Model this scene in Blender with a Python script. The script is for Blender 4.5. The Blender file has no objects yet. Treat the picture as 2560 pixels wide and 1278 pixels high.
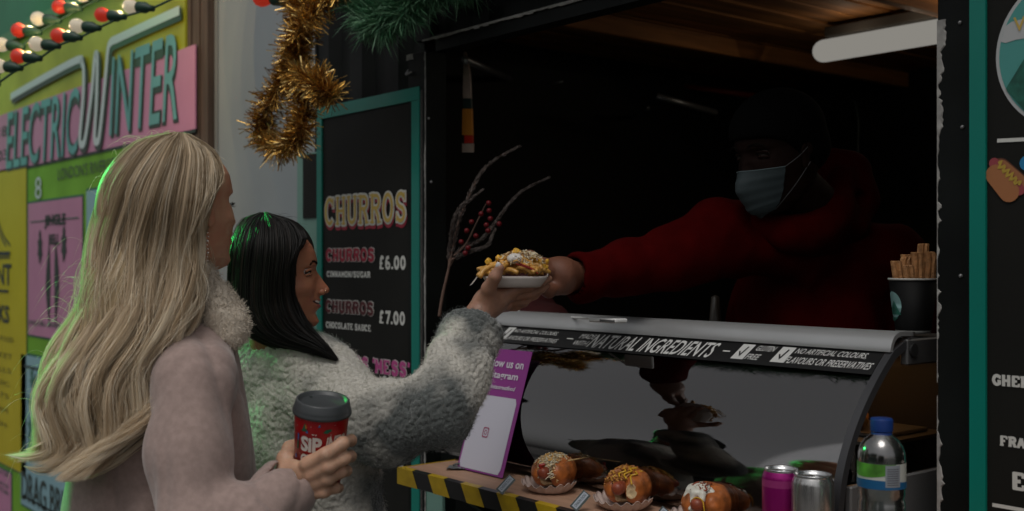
import bpy, math, random
import numpy as np
from mathutils import Vector, Matrix
random.seed(7); RNG = np.random.default_rng(7)
scene = bpy.context.scene
COL = scene.collection
rad = math.radians
# ------------------------------------------------------------------ camera
YAW = rad(39.2)
F = np.array([-math.cos(YAW), math.sin(YAW), 0.0])      # camera forward
R = np.array([math.sin(YAW), math.cos(YAW), 0.0])       # camera right
UP = np.array([0.0, 0.0, 1.0])
CAM = np.array([0.0, -1.8, 1.55])
FPX = 2800.0
cam_d = bpy.data.cameras.new('camera'); cam = bpy.data.objects.new('camera', cam_d); COL.objects.link(cam)
cam.matrix_world = Matrix(((R[0], 0, -F[0], CAM[0]), (R[1], 0, -F[1], CAM[1]), (0, 1, 0, CAM[2]), (0, 0, 0, 1)))
cam_d.sensor_width = 36; cam_d.lens = 36*FPX/2560; cam_d.shift_y = 16/2560
cam_d.clip_start = .05; cam_d.clip_end = 400
cam_d.dof.use_dof = True; cam_d.dof.focus_distance = 2.15; cam_d.dof.aperture_fstop = 4.0
scene.camera = cam
# ------------------------------------------------------------------ sky, sun, exposure
world = bpy.data.worlds.new('World'); scene.world = world; world.use_nodes = True
nt = world.node_tree; nt.nodes.clear()
sky = nt.nodes.new('ShaderNodeTexSky'); sky.sky_type = 'NISHITA'; sky.sun_disc = False
SUN_EL, SUN_AZ = rad(62), rad(148)
sky.sun_elevation = SUN_EL; sky.sun_rotation = SUN_AZ; sky.air_density = 1.0; sky.dust_density = 3.5; sky.ozone_density = 1.0
hsv = nt.nodes.new('ShaderNodeHueSaturation'); hsv.inputs['Saturation'].default_value = .10   # overcast: a grey sky
bg = nt.nodes.new('ShaderNodeBackground'); bg.inputs['Strength'].default_value = .15
wo = nt.nodes.new('ShaderNodeOutputWorld')
nt.links.new(sky.outputs[0], hsv.inputs['Color']); nt.links.new(hsv.outputs[0], bg.inputs['Color']); nt.links.new(bg.outputs[0], wo.inputs['Surface'])
sun_d = bpy.data.lights.new('sun', 'SUN'); sun_d.energy = 1.2; sun_d.angle = rad(28); sun_d.color = (1, .96, .9)
sun = bpy.data.objects.new('sun', sun_d); COL.objects.link(sun)
sd = Vector((math.sin(SUN_AZ)*math.cos(SUN_EL), math.cos(SUN_AZ)*math.cos(SUN_EL), math.sin(SUN_EL)))
sun.rotation_euler = sd.to_track_quat('Z', 'Y').to_euler()
scene.view_settings.view_transform = 'Standard'; scene.view_settings.look = 'None'
scene.view_settings.gamma = 1; EXPO = -0.95; scene.view_settings.exposure = EXPO; GLOW = 2**(-EXPO)      # lamps are clipped at half white in this dim photograph
scene.view_settings.use_curve_mapping = False
scene.cycles.use_denoising = True
scene.cycles.max_bounces = 6; scene.cycles.transparent_max_bounces = 12
scene.cycles.caustics_reflective = False; scene.cycles.caustics_refractive = False
scene.cycles.sample_clamp_indirect = 4

# ------------------------------------------------------------------ points
def V(x, y, t):
    """world point seen at picture position (x, y) at depth t metres"""
    return CAM + t*(F + R*((x-1280)/FPX) + UP*(-(y-655)/FPX))
def PY(x, y, Y=0.0):
    d = F + R*((x-1280)/FPX)
    return V(x, y, (Y+1.8)/d[1])
def PZ(x, y, Z):
    return V(x, y, (Z-CAM[2])/(-(y-655)/FPX))
def XY(x, Y=0.0): return PY(x, 655, Y)[0]
def ZY(x, y, Y=0.0): return PY(x, y, Y)[2]
def v3(a): return Vector((float(a[0]), float(a[1]), float(a[2])))

# ------------------------------------------------------------------ materials
MATS = {}
def mat(name, color, rough=.6, metal=0., var=.0, vscale=8., bump=0., bscale=60., spec=.5, emit=None, estr=0., attr=None, col2=None, sheen=0., trans=0., sss=0., coat=0., detail=4., stretch=None, btype='noise', lo=.35, hi=.65, bdist=.004, thin=0.):
    if name in MATS: return MATS[name]
    m = bpy.data.materials.new(name); m.use_nodes = True; n = m.node_tree; b = n.nodes['Principled BSDF']
    c = tuple(color)+(1,) if len(color) == 3 else color
    b.inputs['Base Color'].default_value = c; b.inputs['Roughness'].default_value = rough; b.inputs['Metallic'].default_value = metal
    b.inputs['Specular IOR Level'].default_value = spec
    b.inputs['Sheen Weight'].default_value = sheen; b.inputs['Transmission Weight'].default_value = trans
    b.inputs['Coat Weight'].default_value = coat
    if sss: b.inputs['Subsurface Weight'].default_value = sss; b.inputs['Subsurface Radius'].default_value = (.012, .004, .002); b.inputs['Subsurface Scale'].default_value = 1.
    if emit: b.inputs['Emission Color'].default_value = tuple(emit)+(1,); b.inputs['Emission Strength'].default_value = estr
    tc = n.nodes.new('ShaderNodeTexCoord'); vec = tc.outputs['Object']
    if stretch:
        mp = n.nodes.new('ShaderNodeMapping'); mp.inputs['Scale'].default_value = stretch
        n.links.new(vec, mp.inputs['Vector']); vec = mp.outputs[0]
    if col2 is not None or var:
        no = n.nodes.new('ShaderNodeTexNoise'); no.inputs['Scale'].default_value = vscale; no.inputs['Detail'].default_value = detail
        n.links.new(vec, no.inputs['Vector'])
        r = n.nodes.new('ShaderNodeMapRange'); r.inputs['From Min'].default_value = lo; r.inputs['From Max'].default_value = hi
        n.links.new(no.outputs[0], r.inputs['Value'])
        mx = n.nodes.new('ShaderNodeMix'); mx.data_type = 'RGBA'
        c2 = col2 if col2 is not None else tuple(max(0, x*(1-var)) for x in color[:3])
        c1 = color if col2 is not None else tuple(min(1, x*(1+var)) for x in color[:3])
        mx.inputs['A'].default_value = tuple(c1[:3])+(1,); mx.inputs['B'].default_value = tuple(c2[:3])+(1,)
        n.links.new(r.outputs[0], mx.inputs['Factor']); out = mx.outputs['Result']
        n.links.new(out, b.inputs['Base Color'])
        rr = n.nodes.new('ShaderNodeMapRange'); rr.inputs['To Min'].default_value = max(0, rough-.08); rr.inputs['To Max'].default_value = min(1, rough+.08)
        n.links.new(no.outputs[0], rr.inputs['Value']); n.links.new(rr.outputs[0], b.inputs['Roughness'])
    if attr:   # per-strand variation: attribute 'rnd' 0..1 runs through a ramp
        at = n.nodes.new('ShaderNodeAttribute'); at.attribute_name = 'rnd'
        rp = n.nodes.new('ShaderNodeValToRGB'); rp.color_ramp.elements[0].color = tuple(attr[0])+(1,); rp.color_ramp.elements[1].color = tuple(attr[-1])+(1,)
        for i, a in enumerate(attr[1:-1]):
            e = rp.color_ramp.elements.new((i+1)/(len(attr)-1)); e.color = tuple(a)+(1,)
        n.links.new(at.outputs['Fac'], rp.inputs[0]); n.links.new(rp.outputs[0], b.inputs['Base Color'])
    if bump:
        if btype == 'voronoi':
            bn = n.nodes.new('ShaderNodeTexVoronoi')
        else:
            bn = n.nodes.new('ShaderNodeTexNoise'); bn.inputs['Detail'].default_value = 5
        bn.inputs['Scale'].default_value = bscale
        n.links.new(vec, bn.inputs['Vector'])
        bp = n.nodes.new('ShaderNodeBump'); bp.inputs['Strength'].default_value = bump; bp.inputs['Distance'].default_value = bdist
        if btype == 'voronoi': bp.invert = True
        n.links.new(bn.outputs[0], bp.inputs['Height']); n.links.new(bp.outputs[0], b.inputs['Normal'])
    if thin:      # light also passes through fine fibres
        tl = n.nodes.new('ShaderNodeBsdfTranslucent'); ms = n.nodes.new('ShaderNodeMixShader'); ms.inputs[0].default_value = thin
        src = b.inputs['Base Color'].links[0].from_socket if b.inputs['Base Color'].is_linked else None
        if src: n.links.new(src, tl.inputs[0])
        else: tl.inputs[0].default_value = c
        n.links.new(b.outputs[0], ms.inputs[1]); n.links.new(tl.outputs[0], ms.inputs[2]); n.links.new(ms.outputs[0], n.nodes['Material Output'].inputs[0])
    MATS[name] = m
    return m

def thin_glass(name, tint=(.93, .96, .95), ior=1.5, rough=.015, boost=1.0):
    m = bpy.data.materials.new(name); m.use_nodes = True; n = m.node_tree; n.nodes.clear()
    o = n.nodes.new('ShaderNodeOutputMaterial'); fr = n.nodes.new('ShaderNodeFresnel'); fr.inputs[0].default_value = ior
    tr = n.nodes.new('ShaderNodeBsdfTransparent'); tr.inputs[0].default_value = tuple(tint)+(1,)
    gl = n.nodes.new('ShaderNodeBsdfGlossy'); gl.inputs['Roughness'].default_value = rough; gl.inputs['Color'].default_value = (1, .975, .965, 1)
    mu = n.nodes.new('ShaderNodeMath'); mu.operation = 'MULTIPLY'; mu.inputs[1].default_value = boost; mu.use_clamp = True
    mx = n.nodes.new('ShaderNodeMixShader')
    n.links.new(fr.outputs[0], mu.inputs[0]); n.links.new(mu.outputs[0], mx.inputs[0]); n.links.new(tr.outputs[0], mx.inputs[1]); n.links.new(gl.outputs[0], mx.inputs[2])
    n.links.new(mx.outputs[0], o.inputs[0]); MATS[name] = m
    return m

# ------------------------------------------------------------------ objects
ORG = {}
def origin(parent): return ORG.get(parent.name, np.zeros(3)) if parent is not None else np.zeros(3)
def thing(name, label, cat, loc=(0, 0, 0), group=None):
    o = bpy.data.objects.new(name, None); o.empty_display_size = .1; COL.objects.link(o)
    o.location = [float(c) for c in loc]; o['label'] = label; o['category'] = cat
    if group: o['group'] = group
    ORG[o.name] = np.array(loc, float)
    return o
def tag(o, label, cat, group=None):
    o['label'] = label; o['category'] = cat
    if group: o['group'] = group
    return o
def mesh_obj(name, verts, faces, m, parent=None, smooth=False, kind=None, rnd=None, recenter=True):
    """verts in world coordinates; quads/tris as (n,k) array or list of tuples"""
    verts = np.asarray(verts, dtype=np.float32).reshape(-1, 3)
    if parent is None and recenter and len(verts):
        lo, hi = verts.min(0), verts.max(0); org = np.array([(lo[0]+hi[0])/2, (lo[1]+hi[1])/2, lo[2]])
    else: org = origin(parent)
    me = bpy.data.meshes.new(name)
    lv = verts-org.astype(np.float32)
    if isinstance(faces, np.ndarray):
        k = faces.shape[1]; n = len(faces)
        me.vertices.add(len(lv)); me.vertices.foreach_set('co', lv.ravel())
        me.loops.add(n*k); me.loops.foreach_set('vertex_index', faces.astype(np.int32).ravel())
        me.polygons.add(n); me.polygons.foreach_set('loop_start', np.arange(0, n*k, k, dtype=np.int32))
        try: me.polygons.foreach_set('loop_total', np.full(n, k, dtype=np.int32))
        except Exception: pass
        me.update(calc_edges=True)
    else:
        me.from_pydata(lv.tolist(), [], [tuple(int(i) for i in f) for f in faces]); me.update()
    if smooth: me.polygons.foreach_set('use_smooth', np.ones(len(me.polygons), dtype=bool))
    if rnd is not None:
        a = me.attributes.new('rnd', 'FLOAT', 'POINT'); a.data.foreach_set('value', np.asarray(rnd, dtype=np.float32))
    me.materials.append(m)
    o = bpy.data.objects.new(name, me); COL.objects.link(o)
    if parent is None: o.location = [float(c) for c in org]
    else: o.parent = parent
    ORG[o.name] = org
    if kind: o['kind'] = kind
    return o
def copy_tree(o, parent=None):
    c = o.copy(); COL.objects.link(c)
    if parent is not None: c.parent = parent
    for ch in [x for x in bpy.data.objects if x.parent == o]: copy_tree(ch, c)
    return c

class MB:
    """collects shapes for ONE mesh"""
    def __init__(s): s.v = []; s.f = []; s.n = 0
    def add(s, v, f):
        v = np.asarray(v, float).reshape(-1, 3); s.v.append(v)
        s.f += [tuple(int(i)+s.n for i in q) for q in f]; s.n += len(v); return s
    def box(s, lo, hi, bevel=0):
        x0, y0, z0 = lo; x1, y1, z1 = hi
        if bevel <= 0:
            v = [(x0,y0,z0),(x1,y0,z0),(x1,y1,z0),(x0,y1,z0),(x0,y0,z1),(x1,y0,z1),(x1,y1,z1),(x0,y1,z1)]
            return s.add(v, [(0,3,2,1),(4,5,6,7),(0,1,5,4),(1,2,6,5),(2,3,7,6),(3,0,4,7)])
        b = bevel; ix = [(x0+b, x1-b), (y0+b, y1-b), (z0+b, z1-b)]; v = []; idx = {}
        L = [(x0, x1), (y0, y1), (z0, z1)]
        for cx in (0, 1):
            for cy in (0, 1):
                for cz in (0, 1):
                    c = (cx, cy, cz)
                    for ax in range(3):
                        p = [ix[k][c[k]] for k in range(3)]; p[ax] = L[ax][c[ax]]; idx[(c, ax)] = len(v); v.append(p)
        f = []
        for ax in range(3):
            o1, o2 = [k for k in range(3) if k != ax]
            for side in (0, 1):
                q = []
                for a, bb in ((0, 0), (1, 0), (1, 1), (0, 1)):
                    c = [0, 0, 0]; c[ax] = side; c[o1] = a; c[o2] = bb; q.append(idx[(tuple(c), ax)])
                f.append(q)
        for ax in range(3):           # edges along ax
            o1, o2 = [k for k in range(3) if k != ax]
            for a in (0, 1):
                for bb in (0, 1):
                    c0 = [0, 0, 0]; c0[o1] = a; c0[o2] = bb; c1 = list(c0); c1[ax] = 1
                    f.append([idx[(tuple(c0), o1)], idx[(tuple(c1), o1)], idx[(tuple(c1), o2)], idx[(tuple(c0), o2)]])
        for cx in (0, 1):
            for cy in (0, 1):
                for cz in (0, 1): f.append([idx[((cx, cy, cz), ax)] for ax in range(3)])
        return s.add(v, f)
    def tube(s, pts, r, seg=8, cap=True):
        P = np.asarray(pts, float); n = len(P); rr = np.broadcast_to(np.asarray(r, float), (n,))
        T = np.gradient(P, axis=0); T /= np.linalg.norm(T, axis=1)[:, None]+1e-12
        a = np.array([0, 0, 1.]) if abs(T[0][2]) < .9 else np.array([1., 0, 0])
        u = np.cross(T[0], a); u /= np.linalg.norm(u); vs = []
        for i in range(n):
            u = u-T[i]*np.dot(u, T[i]); u /= np.linalg.norm(u)+1e-12; w = np.cross(T[i], u)
            for k in range(seg):
                an = 2*math.pi*k/seg; vs.append(P[i]+rr[i]*(u*math.cos(an)+w*math.sin(an)))
        f = [(i*seg+k, i*seg+(k+1) % seg, (i+1)*seg+(k+1) % seg, (i+1)*seg+k) for i in range(n-1) for k in range(seg)]
        if cap: f += [tuple(range(seg))[::-1], tuple((n-1)*seg+k for k in range(seg))]
        return s.add(vs, f)
    def lathe(s, prof, seg=32, axis_o=(0, 0, 0), M=None):
        """prof = [(r,z)...] turned about z, M 3x3 columns = local axes"""
        vs = []; n = len(prof)
        for r, z in prof:
            for k in range(seg):
                a = 2*math.pi*k/seg; vs.append((r*math.cos(a), r*math.sin(a), z))
        vs = np.array(vs)
        if M is not None: vs = vs@np.asarray(M).T
        vs = vs+np.asarray(axis_o)
        return s.add(vs, [(i*seg+k, i*seg+(k+1) % seg, (i+1)*seg+(k+1) % seg, (i+1)*seg+k) for i in range(n-1) for k in range(seg)])
    def build(s, name, m, parent=None, smooth=False, kind=None):
        return mesh_obj(name, np.concatenate(s.v), s.f, m, parent, smooth, kind)
def sph(c, r, seg=12, ring=8, sc=(1, 1, 1)):
    v = []; 
    for i in range(ring+1):
        th = math.pi*i/ring
        for k in range(seg):
            a = 2*math.pi*k/seg; v.append((c[0]+r*sc[0]*math.sin(th)*math.cos(a), c[1]+r*sc[1]*math.sin(th)*math.sin(a), c[2]+r*sc[2]*math.cos(th)))
    f = [(i*seg+k, (i+1)*seg+k, (i+1)*seg+(k+1) % seg, i*seg+(k+1) % seg) for i in range(ring) for k in range(seg)]
    return v, f
def box(name, lo, hi, m, parent=None, bevel=0, kind=None):
    return MB().box(lo, hi, bevel).build(name, m, parent, False, kind)
def rope(pts, n=40):
    """smooth curve through points"""
    P = np.asarray(pts, float); k = len(P); out = []
    for i in range(k-1):
        p0, p1, p2, p3 = P[max(i-1, 0)], P[i], P[i+1], P[min(i+2, k-1)]
        m = max(2, n//(k-1))
        for j in range(m):
            t = j/m; out.append(.5*((2*p1)+(-p0+p2)*t+(2*p0-5*p1+4*p2-p3)*t*t+(-p0+3*p1-3*p2+p3)*t**3))
    out.append(P[-1]); return np.array(out)

# ------------------------------------------------------------------ noise
def _hash(i, j, k, s=0):
    h = (i.astype(np.int64)*374761393+j.astype(np.int64)*668265263+k.astype(np.int64)*2147483647+s*1274126177) & 0xffffffff
    h = ((h ^ (h >> 13))*1274126177) & 0xffffffff
    h = h ^ (h >> 16)
    return (h & 0xffffff)/float(0xffffff)
def vnoise(P, s=0):
    i = np.floor(P).astype(np.int64); f = P-i; f = f*f*(3-2*f); r = 0
    for dx in (0, 1):
        for dy in (0, 1):
            for dz in (0, 1):
                w = (f[..., 0] if dx else 1-f[..., 0])*(f[..., 1] if dy else 1-f[..., 1])*(f[..., 2] if dz else 1-f[..., 2])
                r = r+w*_hash(i[..., 0]+dx, i[..., 1]+dy, i[..., 2]+dz, s)
    return r*2-1
def fbm(P, o=3, s=0):
    r = 0; a = 1.
    for k in range(o): r = r+a*vnoise(P*2**k, s+k); a *= .5
    return r
def worley(P):
    i = np.floor(P).astype(np.int64); best = np.full(len(P), 9.)
    for dx in (-1, 0, 1):
        for dy in (-1, 0, 1):
            for dz in (-1, 0, 1):
                a, b, c = i[:, 0]+dx, i[:, 1]+dy, i[:, 2]+dz
                q = np.stack([a+_hash(a, b, c, 1), b+_hash(a, b, c, 2), c+_hash(a, b, c, 3)], 1)
                best = np.minimum(best, ((q-P)**2).sum(1))
    return np.sqrt(best)

# ------------------------------------------------------------------ implicit surfaces: one smooth continuous body
def rc(a, b, r1, r2): return ('rc', np.array(a), np.array(b), r1, r2)
def chain(pts, rs): return [rc(pts[i], pts[i+1], rs[i], rs[i+1]) for i in range(len(pts)-1)]
def ell(c, r, M=None): return ('el', np.array(c), np.array(r, float), np.eye(3) if M is None else np.asarray(M))
def cyl(a, b, r, rnd): return ('cy', np.array(a), np.array(b), r, rnd)
def _ev(p, P):
    if p[0] == 'rc':
        a, b = p[1], p[2]; d = b-a; h = np.clip(((P-a)@d)/max(d@d, 1e-12), 0, 1)
        return np.linalg.norm(P-a-h[:, None]*d, axis=1)-(p[3]+(p[4]-p[3])*h)
    if p[0] == 'el':
        q = (P-p[1])@p[3]; k0 = np.linalg.norm(q/p[2], axis=1); k1 = np.linalg.norm(q/p[2]**2, axis=1)
        return k0*(k0-1)/np.maximum(k1, 1e-9)
    a, b = p[1], p[2]; d = b-a; L = np.linalg.norm(d); d = d/L; q = P-(a+b)/2; z = np.abs(q@d)-L/2+p[4]
    r = np.linalg.norm(q-(q@d)[:, None]*d, axis=1)-p[3]+p[4]
    return np.minimum(np.maximum(r, z), 0)+np.sqrt(np.maximum(r, 0)**2+np.maximum(z, 0)**2)-p[4]
def _bb(p):
    if p[0] == 'el': m = p[2].max(); return p[1]-m, p[1]+m
    m = max(p[3], p[4]) if p[0] == 'rc' else p[3]
    return np.minimum(p[1], p[2])-m, np.maximum(p[1], p[2])+m
def sdf_eval(groups, P, kg):
    """groups = [(k, [prims]) ...]; '-' groups are carved out"""
    f = np.full(len(P), 9.0)
    for g in groups:
        k, prims = g[0], g[1]; fg = None
        for p in prims:
            d = _ev(p, P)
            if fg is None: fg = d
            else: h = np.maximum(k-np.abs(fg-d), 0)/k; fg = np.minimum(fg, d)-h*h*k/4
        kk = g[2] if len(g) > 2 and not isinstance(g[2], str) else kg
        if g[-1] == '-':
            h = np.maximum(kk-np.abs(-f-fg), 0)/kk; f = np.maximum(f, -fg)+h*h*kk/4
        else:
            h = np.maximum(kk-np.abs(f-fg), 0)/kk; f = np.minimum(f, fg)-h*h*kk/4
    return f
def body(groups, vox, kg=.01, disp=None, pad=None):
    """surface nets; returns verts, quads"""
    lo = np.full(3, 1e9); hi = -lo
    for g in groups:
        if g[-1] == '-': continue
        for p in g[1]: a, b = _bb(p); lo = np.minimum(lo, a); hi = np.maximum(hi, b)
    pad = pad or vox*3+kg*.5; lo -= pad; hi += pad
    n = np.ceil((hi-lo)/vox).astype(int)+1
    xs = [lo[i]+vox*np.arange(n[i]) for i in range(3)]
    f = np.empty(n, dtype=np.float32)
    for i in range(0, n[0], 8):
        G = np.stack(np.meshgrid(xs[0][i:i+8], xs[1], xs[2], indexing='ij'), -1); sh = G.shape[:3]; G = G.reshape(-1, 3)
        d = sdf_eval(groups, G, kg)
        if disp is not None:
            m = np.abs(d) < .05; dd = d[m]
            if m.any(): d[m] = dd+disp(G[m])
        f[i:i+8] = d.reshape(sh)
    s = f < 0
    c = [s[dx:n[0]-1+dx, dy:n[1]-1+dy, dz:n[2]-1+dz] for dx in (0, 1) for dy in (0, 1) for dz in (0, 1)]
    al = np.logical_and.reduce(c); an = np.logical_or.reduce(c); act = an & ~al
    I = np.argwhere(act); idx = -np.ones(act.shape, dtype=np.int64); idx[act] = np.arange(len(I))
    acc = np.zeros((len(I), 3)); cnt = np.zeros(len(I))
    for dx in (0, 1):
        for dy in (0, 1):
            for dz in (0, 1):
                for ax in range(3):
                    o = [dx, dy, dz]
                    if o[ax]: continue
                    o2 = list(o); o2[ax] = 1
                    f0 = f[I[:, 0]+o[0], I[:, 1]+o[1], I[:, 2]+o[2]]; f1 = f[I[:, 0]+o2[0], I[:, 1]+o2[1], I[:, 2]+o2[2]]
                    m = (f0 < 0) != (f1 < 0); t = np.where(m, f0/np.where(m, f0-f1, 1), 0)
                    q = np.tile(np.array(o, float), (len(I), 1)); q[:, ax] = t
                    acc += q*m[:, None]; cnt += m
    Vt = lo+(I+acc/cnt[:, None])*vox
    Q = []
    for ax in range(3):
        a0 = [slice(1, -1)]*3; a0[ax] = slice(0, -1); a1 = [slice(1, -1)]*3; a1[ax] = slice(1, None)
        s0, s1 = s[tuple(a0)], s[tuple(a1)]
        for sgn in (0, 1):
            e = np.argwhere((s0 & ~s1) if sgn == 0 else (~s0 & s1))
            if not len(e): continue
            g = e.copy()
            for k in range(3):
                if k != ax: g[:, k] += 1
            b, cc = [k for k in range(3) if k != ax]
            if ax == 1: b, cc = cc, b
            def at(db, dc):
                h = g.copy(); h[:, b] -= db; h[:, cc] -= dc; return idx[h[:, 0], h[:, 1], h[:, 2]]
            q = np.stack([at(1, 1), at(0, 1), at(0, 0), at(1, 0)], 1)
            Q.append(q if sgn == 0 else q[:, ::-1])
    return Vt, np.concatenate(Q)
def vnormals(v, q):
    n = np.cross(v[q[:, 2]]-v[q[:, 0]], v[q[:, 3]]-v[q[:, 1]]); N = np.zeros_like(v)
    for k in range(4): np.add.at(N, q[:, k], n)
    return N/(np.linalg.norm(N, axis=1)[:, None]+1e-12)
def ribbons(strands, widths, name, m, parent, kind=None, rnd=None, taper=True, hint=None, flat=.0):
    """strands (n,k,3): every strand a thin tapered blade with a raised middle"""
    S = np.asarray(strands, float); n, k, _ = S.shape
    T = np.gradient(S, axis=1); T /= np.linalg.norm(T, axis=2)[..., None]+1e-12
    h = RNG.normal(size=(n, 1, 3)) if hint is None else np.broadcast_to(np.asarray(hint, float), S.shape)+RNG.normal(size=(n, 1, 3))*flat
    W = np.cross(T, h); W /= np.linalg.norm(W, axis=2)[..., None]+1e-12
    Nn = np.cross(W, T)
    w = np.broadcast_to(np.asarray(widths, float).reshape(-1, 1), (n, 1)); u = np.linspace(0, 1, k)[None]
    tp = np.minimum(1, (1-u)*4+.06) if taper else np.ones_like(u)
    w = (w*tp)[..., None]*.5
    v = np.stack([S-W*w, S-Nn*w*.7, S+W*w], 2).reshape(-1, 3)
    b = (np.arange(n)[:, None]*k+np.arange(k-1)[None])*3; b = b.reshape(-1)
    q = np.concatenate([np.stack([b, b+1, b+4, b+3], 1), np.stack([b+1, b+2, b+5, b+4], 1)])
    rv = None
    if rnd is not None: rv = np.repeat(np.asarray(rnd), k*3) if np.ndim(rnd) == 1 else np.repeat(np.asarray(rnd).ravel(), 3)
    return mesh_obj(name, v, q, m, parent, True, kind, rv)

# ------------------------------------------------------------------ flat print on a plane (u to the right, v up, n out of it)
class Plane:
    def __init__(s, o, eu, ev):
        s.o = np.array(o, float); s.eu = np.array(eu, float); s.ev = np.array(ev, float); s.n = np.cross(s.eu, s.ev); s.n /= np.linalg.norm(s.n)
    def w(s, uv, off=0.0):
        uv = np.asarray(uv, float).reshape(-1, 2); return s.o+uv[:, :1]*s.eu+uv[:, 1:]*s.ev+s.n*off
    def poly(s, uv, off, name, m, parent):
        v = s.w(uv, off); return mesh_obj(name, v, [tuple(range(len(v)))], m, parent)
    def rect(s, u0, v0, u1, v1, off, name, m, parent, thick=0):
        if thick <= 0: return s.poly([(u0, v0), (u1, v0), (u1, v1), (u0, v1)], off, name, m, parent)
        uv = [(u0, v0), (u1, v0), (u1, v1), (u0, v1)]; a = s.w(uv, off); b = s.w(uv, off-thick)
        return mesh_obj(name, np.concatenate([b, a]), [(4, 5, 6, 7), (3, 2, 1, 0), (0, 1, 5, 4), (1, 2, 6, 5), (2, 3, 7, 6), (3, 0, 4, 7)], m, parent)
    def stroke(s, mb, pts, w, off):
        """a mitred band along a polyline"""
        P = [np.asarray(pts[0], float)]
        for q in pts[1:]:
            if np.linalg.norm(np.asarray(q, float)-P[-1]) > 1e-6: P.append(np.asarray(q, float))
        P = np.array(P); w = w if np.ndim(w) == 0 else np.asarray(w)[:len(P)]; n = len(P); ws = np.broadcast_to(np.asarray(w, float), (n,)); L = []; Rr = []
        for i in range(n):
            d0 = P[i]-P[i-1] if i else P[1]-P[0]; d1 = P[i+1]-P[i] if i < n-1 else d0
            d0 = d0/np.linalg.norm(d0); d1 = d1/np.linalg.norm(d1); t = d0+d1; t = t/(np.linalg.norm(t)+1e-9)
            nn = np.array([-t[1], t[0]]); c = max(.5, abs(nn@np.array([-d0[1], d0[0]])))
            L.append(P[i]+nn*ws[i]/2/c); Rr.append(P[i]-nn*ws[i]/2/c)
        v = s.w(L+Rr, off); mb.add(v, [(i+n, i+n+1, i+1, i) for i in range(n-1)])
def text_verts(s, bold=0.0, spacing=1.0, res=3):
    cu = bpy.data.curves.new('t', 'FONT'); cu.body = s; cu.size = 1; cu.resolution_u = res; cu.offset = bold; cu.space_character = spacing
    o = bpy.data.objects.new('t', cu); COL.objects.link(o); dg = bpy.context.evaluated_depsgraph_get(); dg.update()
    me = bpy.data.meshes.new_from_object(o.evaluated_get(dg)); v = np.array([p.co[:] for p in me.vertices]); f = [tuple(p.vertices) for p in me.polygons]
    bpy.data.objects.remove(o); bpy.data.curves.remove(cu); bpy.data.meshes.remove(me)
    return v[:, :2], f
def lettering(pl, s, u0, u1, v0, v1, off, m, parent, bold=.0, shear=0., mapf=None, name='lettering', spacing=1., dv=0.):
    """text fitted into the box u0..u1 x v0..v1; dv lets the line climb"""
    v, f = text_verts(s, bold, spacing); lo, hi = v.min(0), v.max(0); q = (v-lo)/(hi-lo)
    sh = shear*(v1-v0)
    uv = np.stack([u0+q[:, 0]*(u1-u0-abs(sh))+q[:, 1]*sh+(abs(sh) if sh < 0 else 0), v0+q[:, 1]*(v1-v0)+dv*q[:, 0]], 1)
    w = pl.w(uv, off) if mapf is None else mapf(uv, off)
    return mesh_obj(name, w, f, m, parent)
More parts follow.
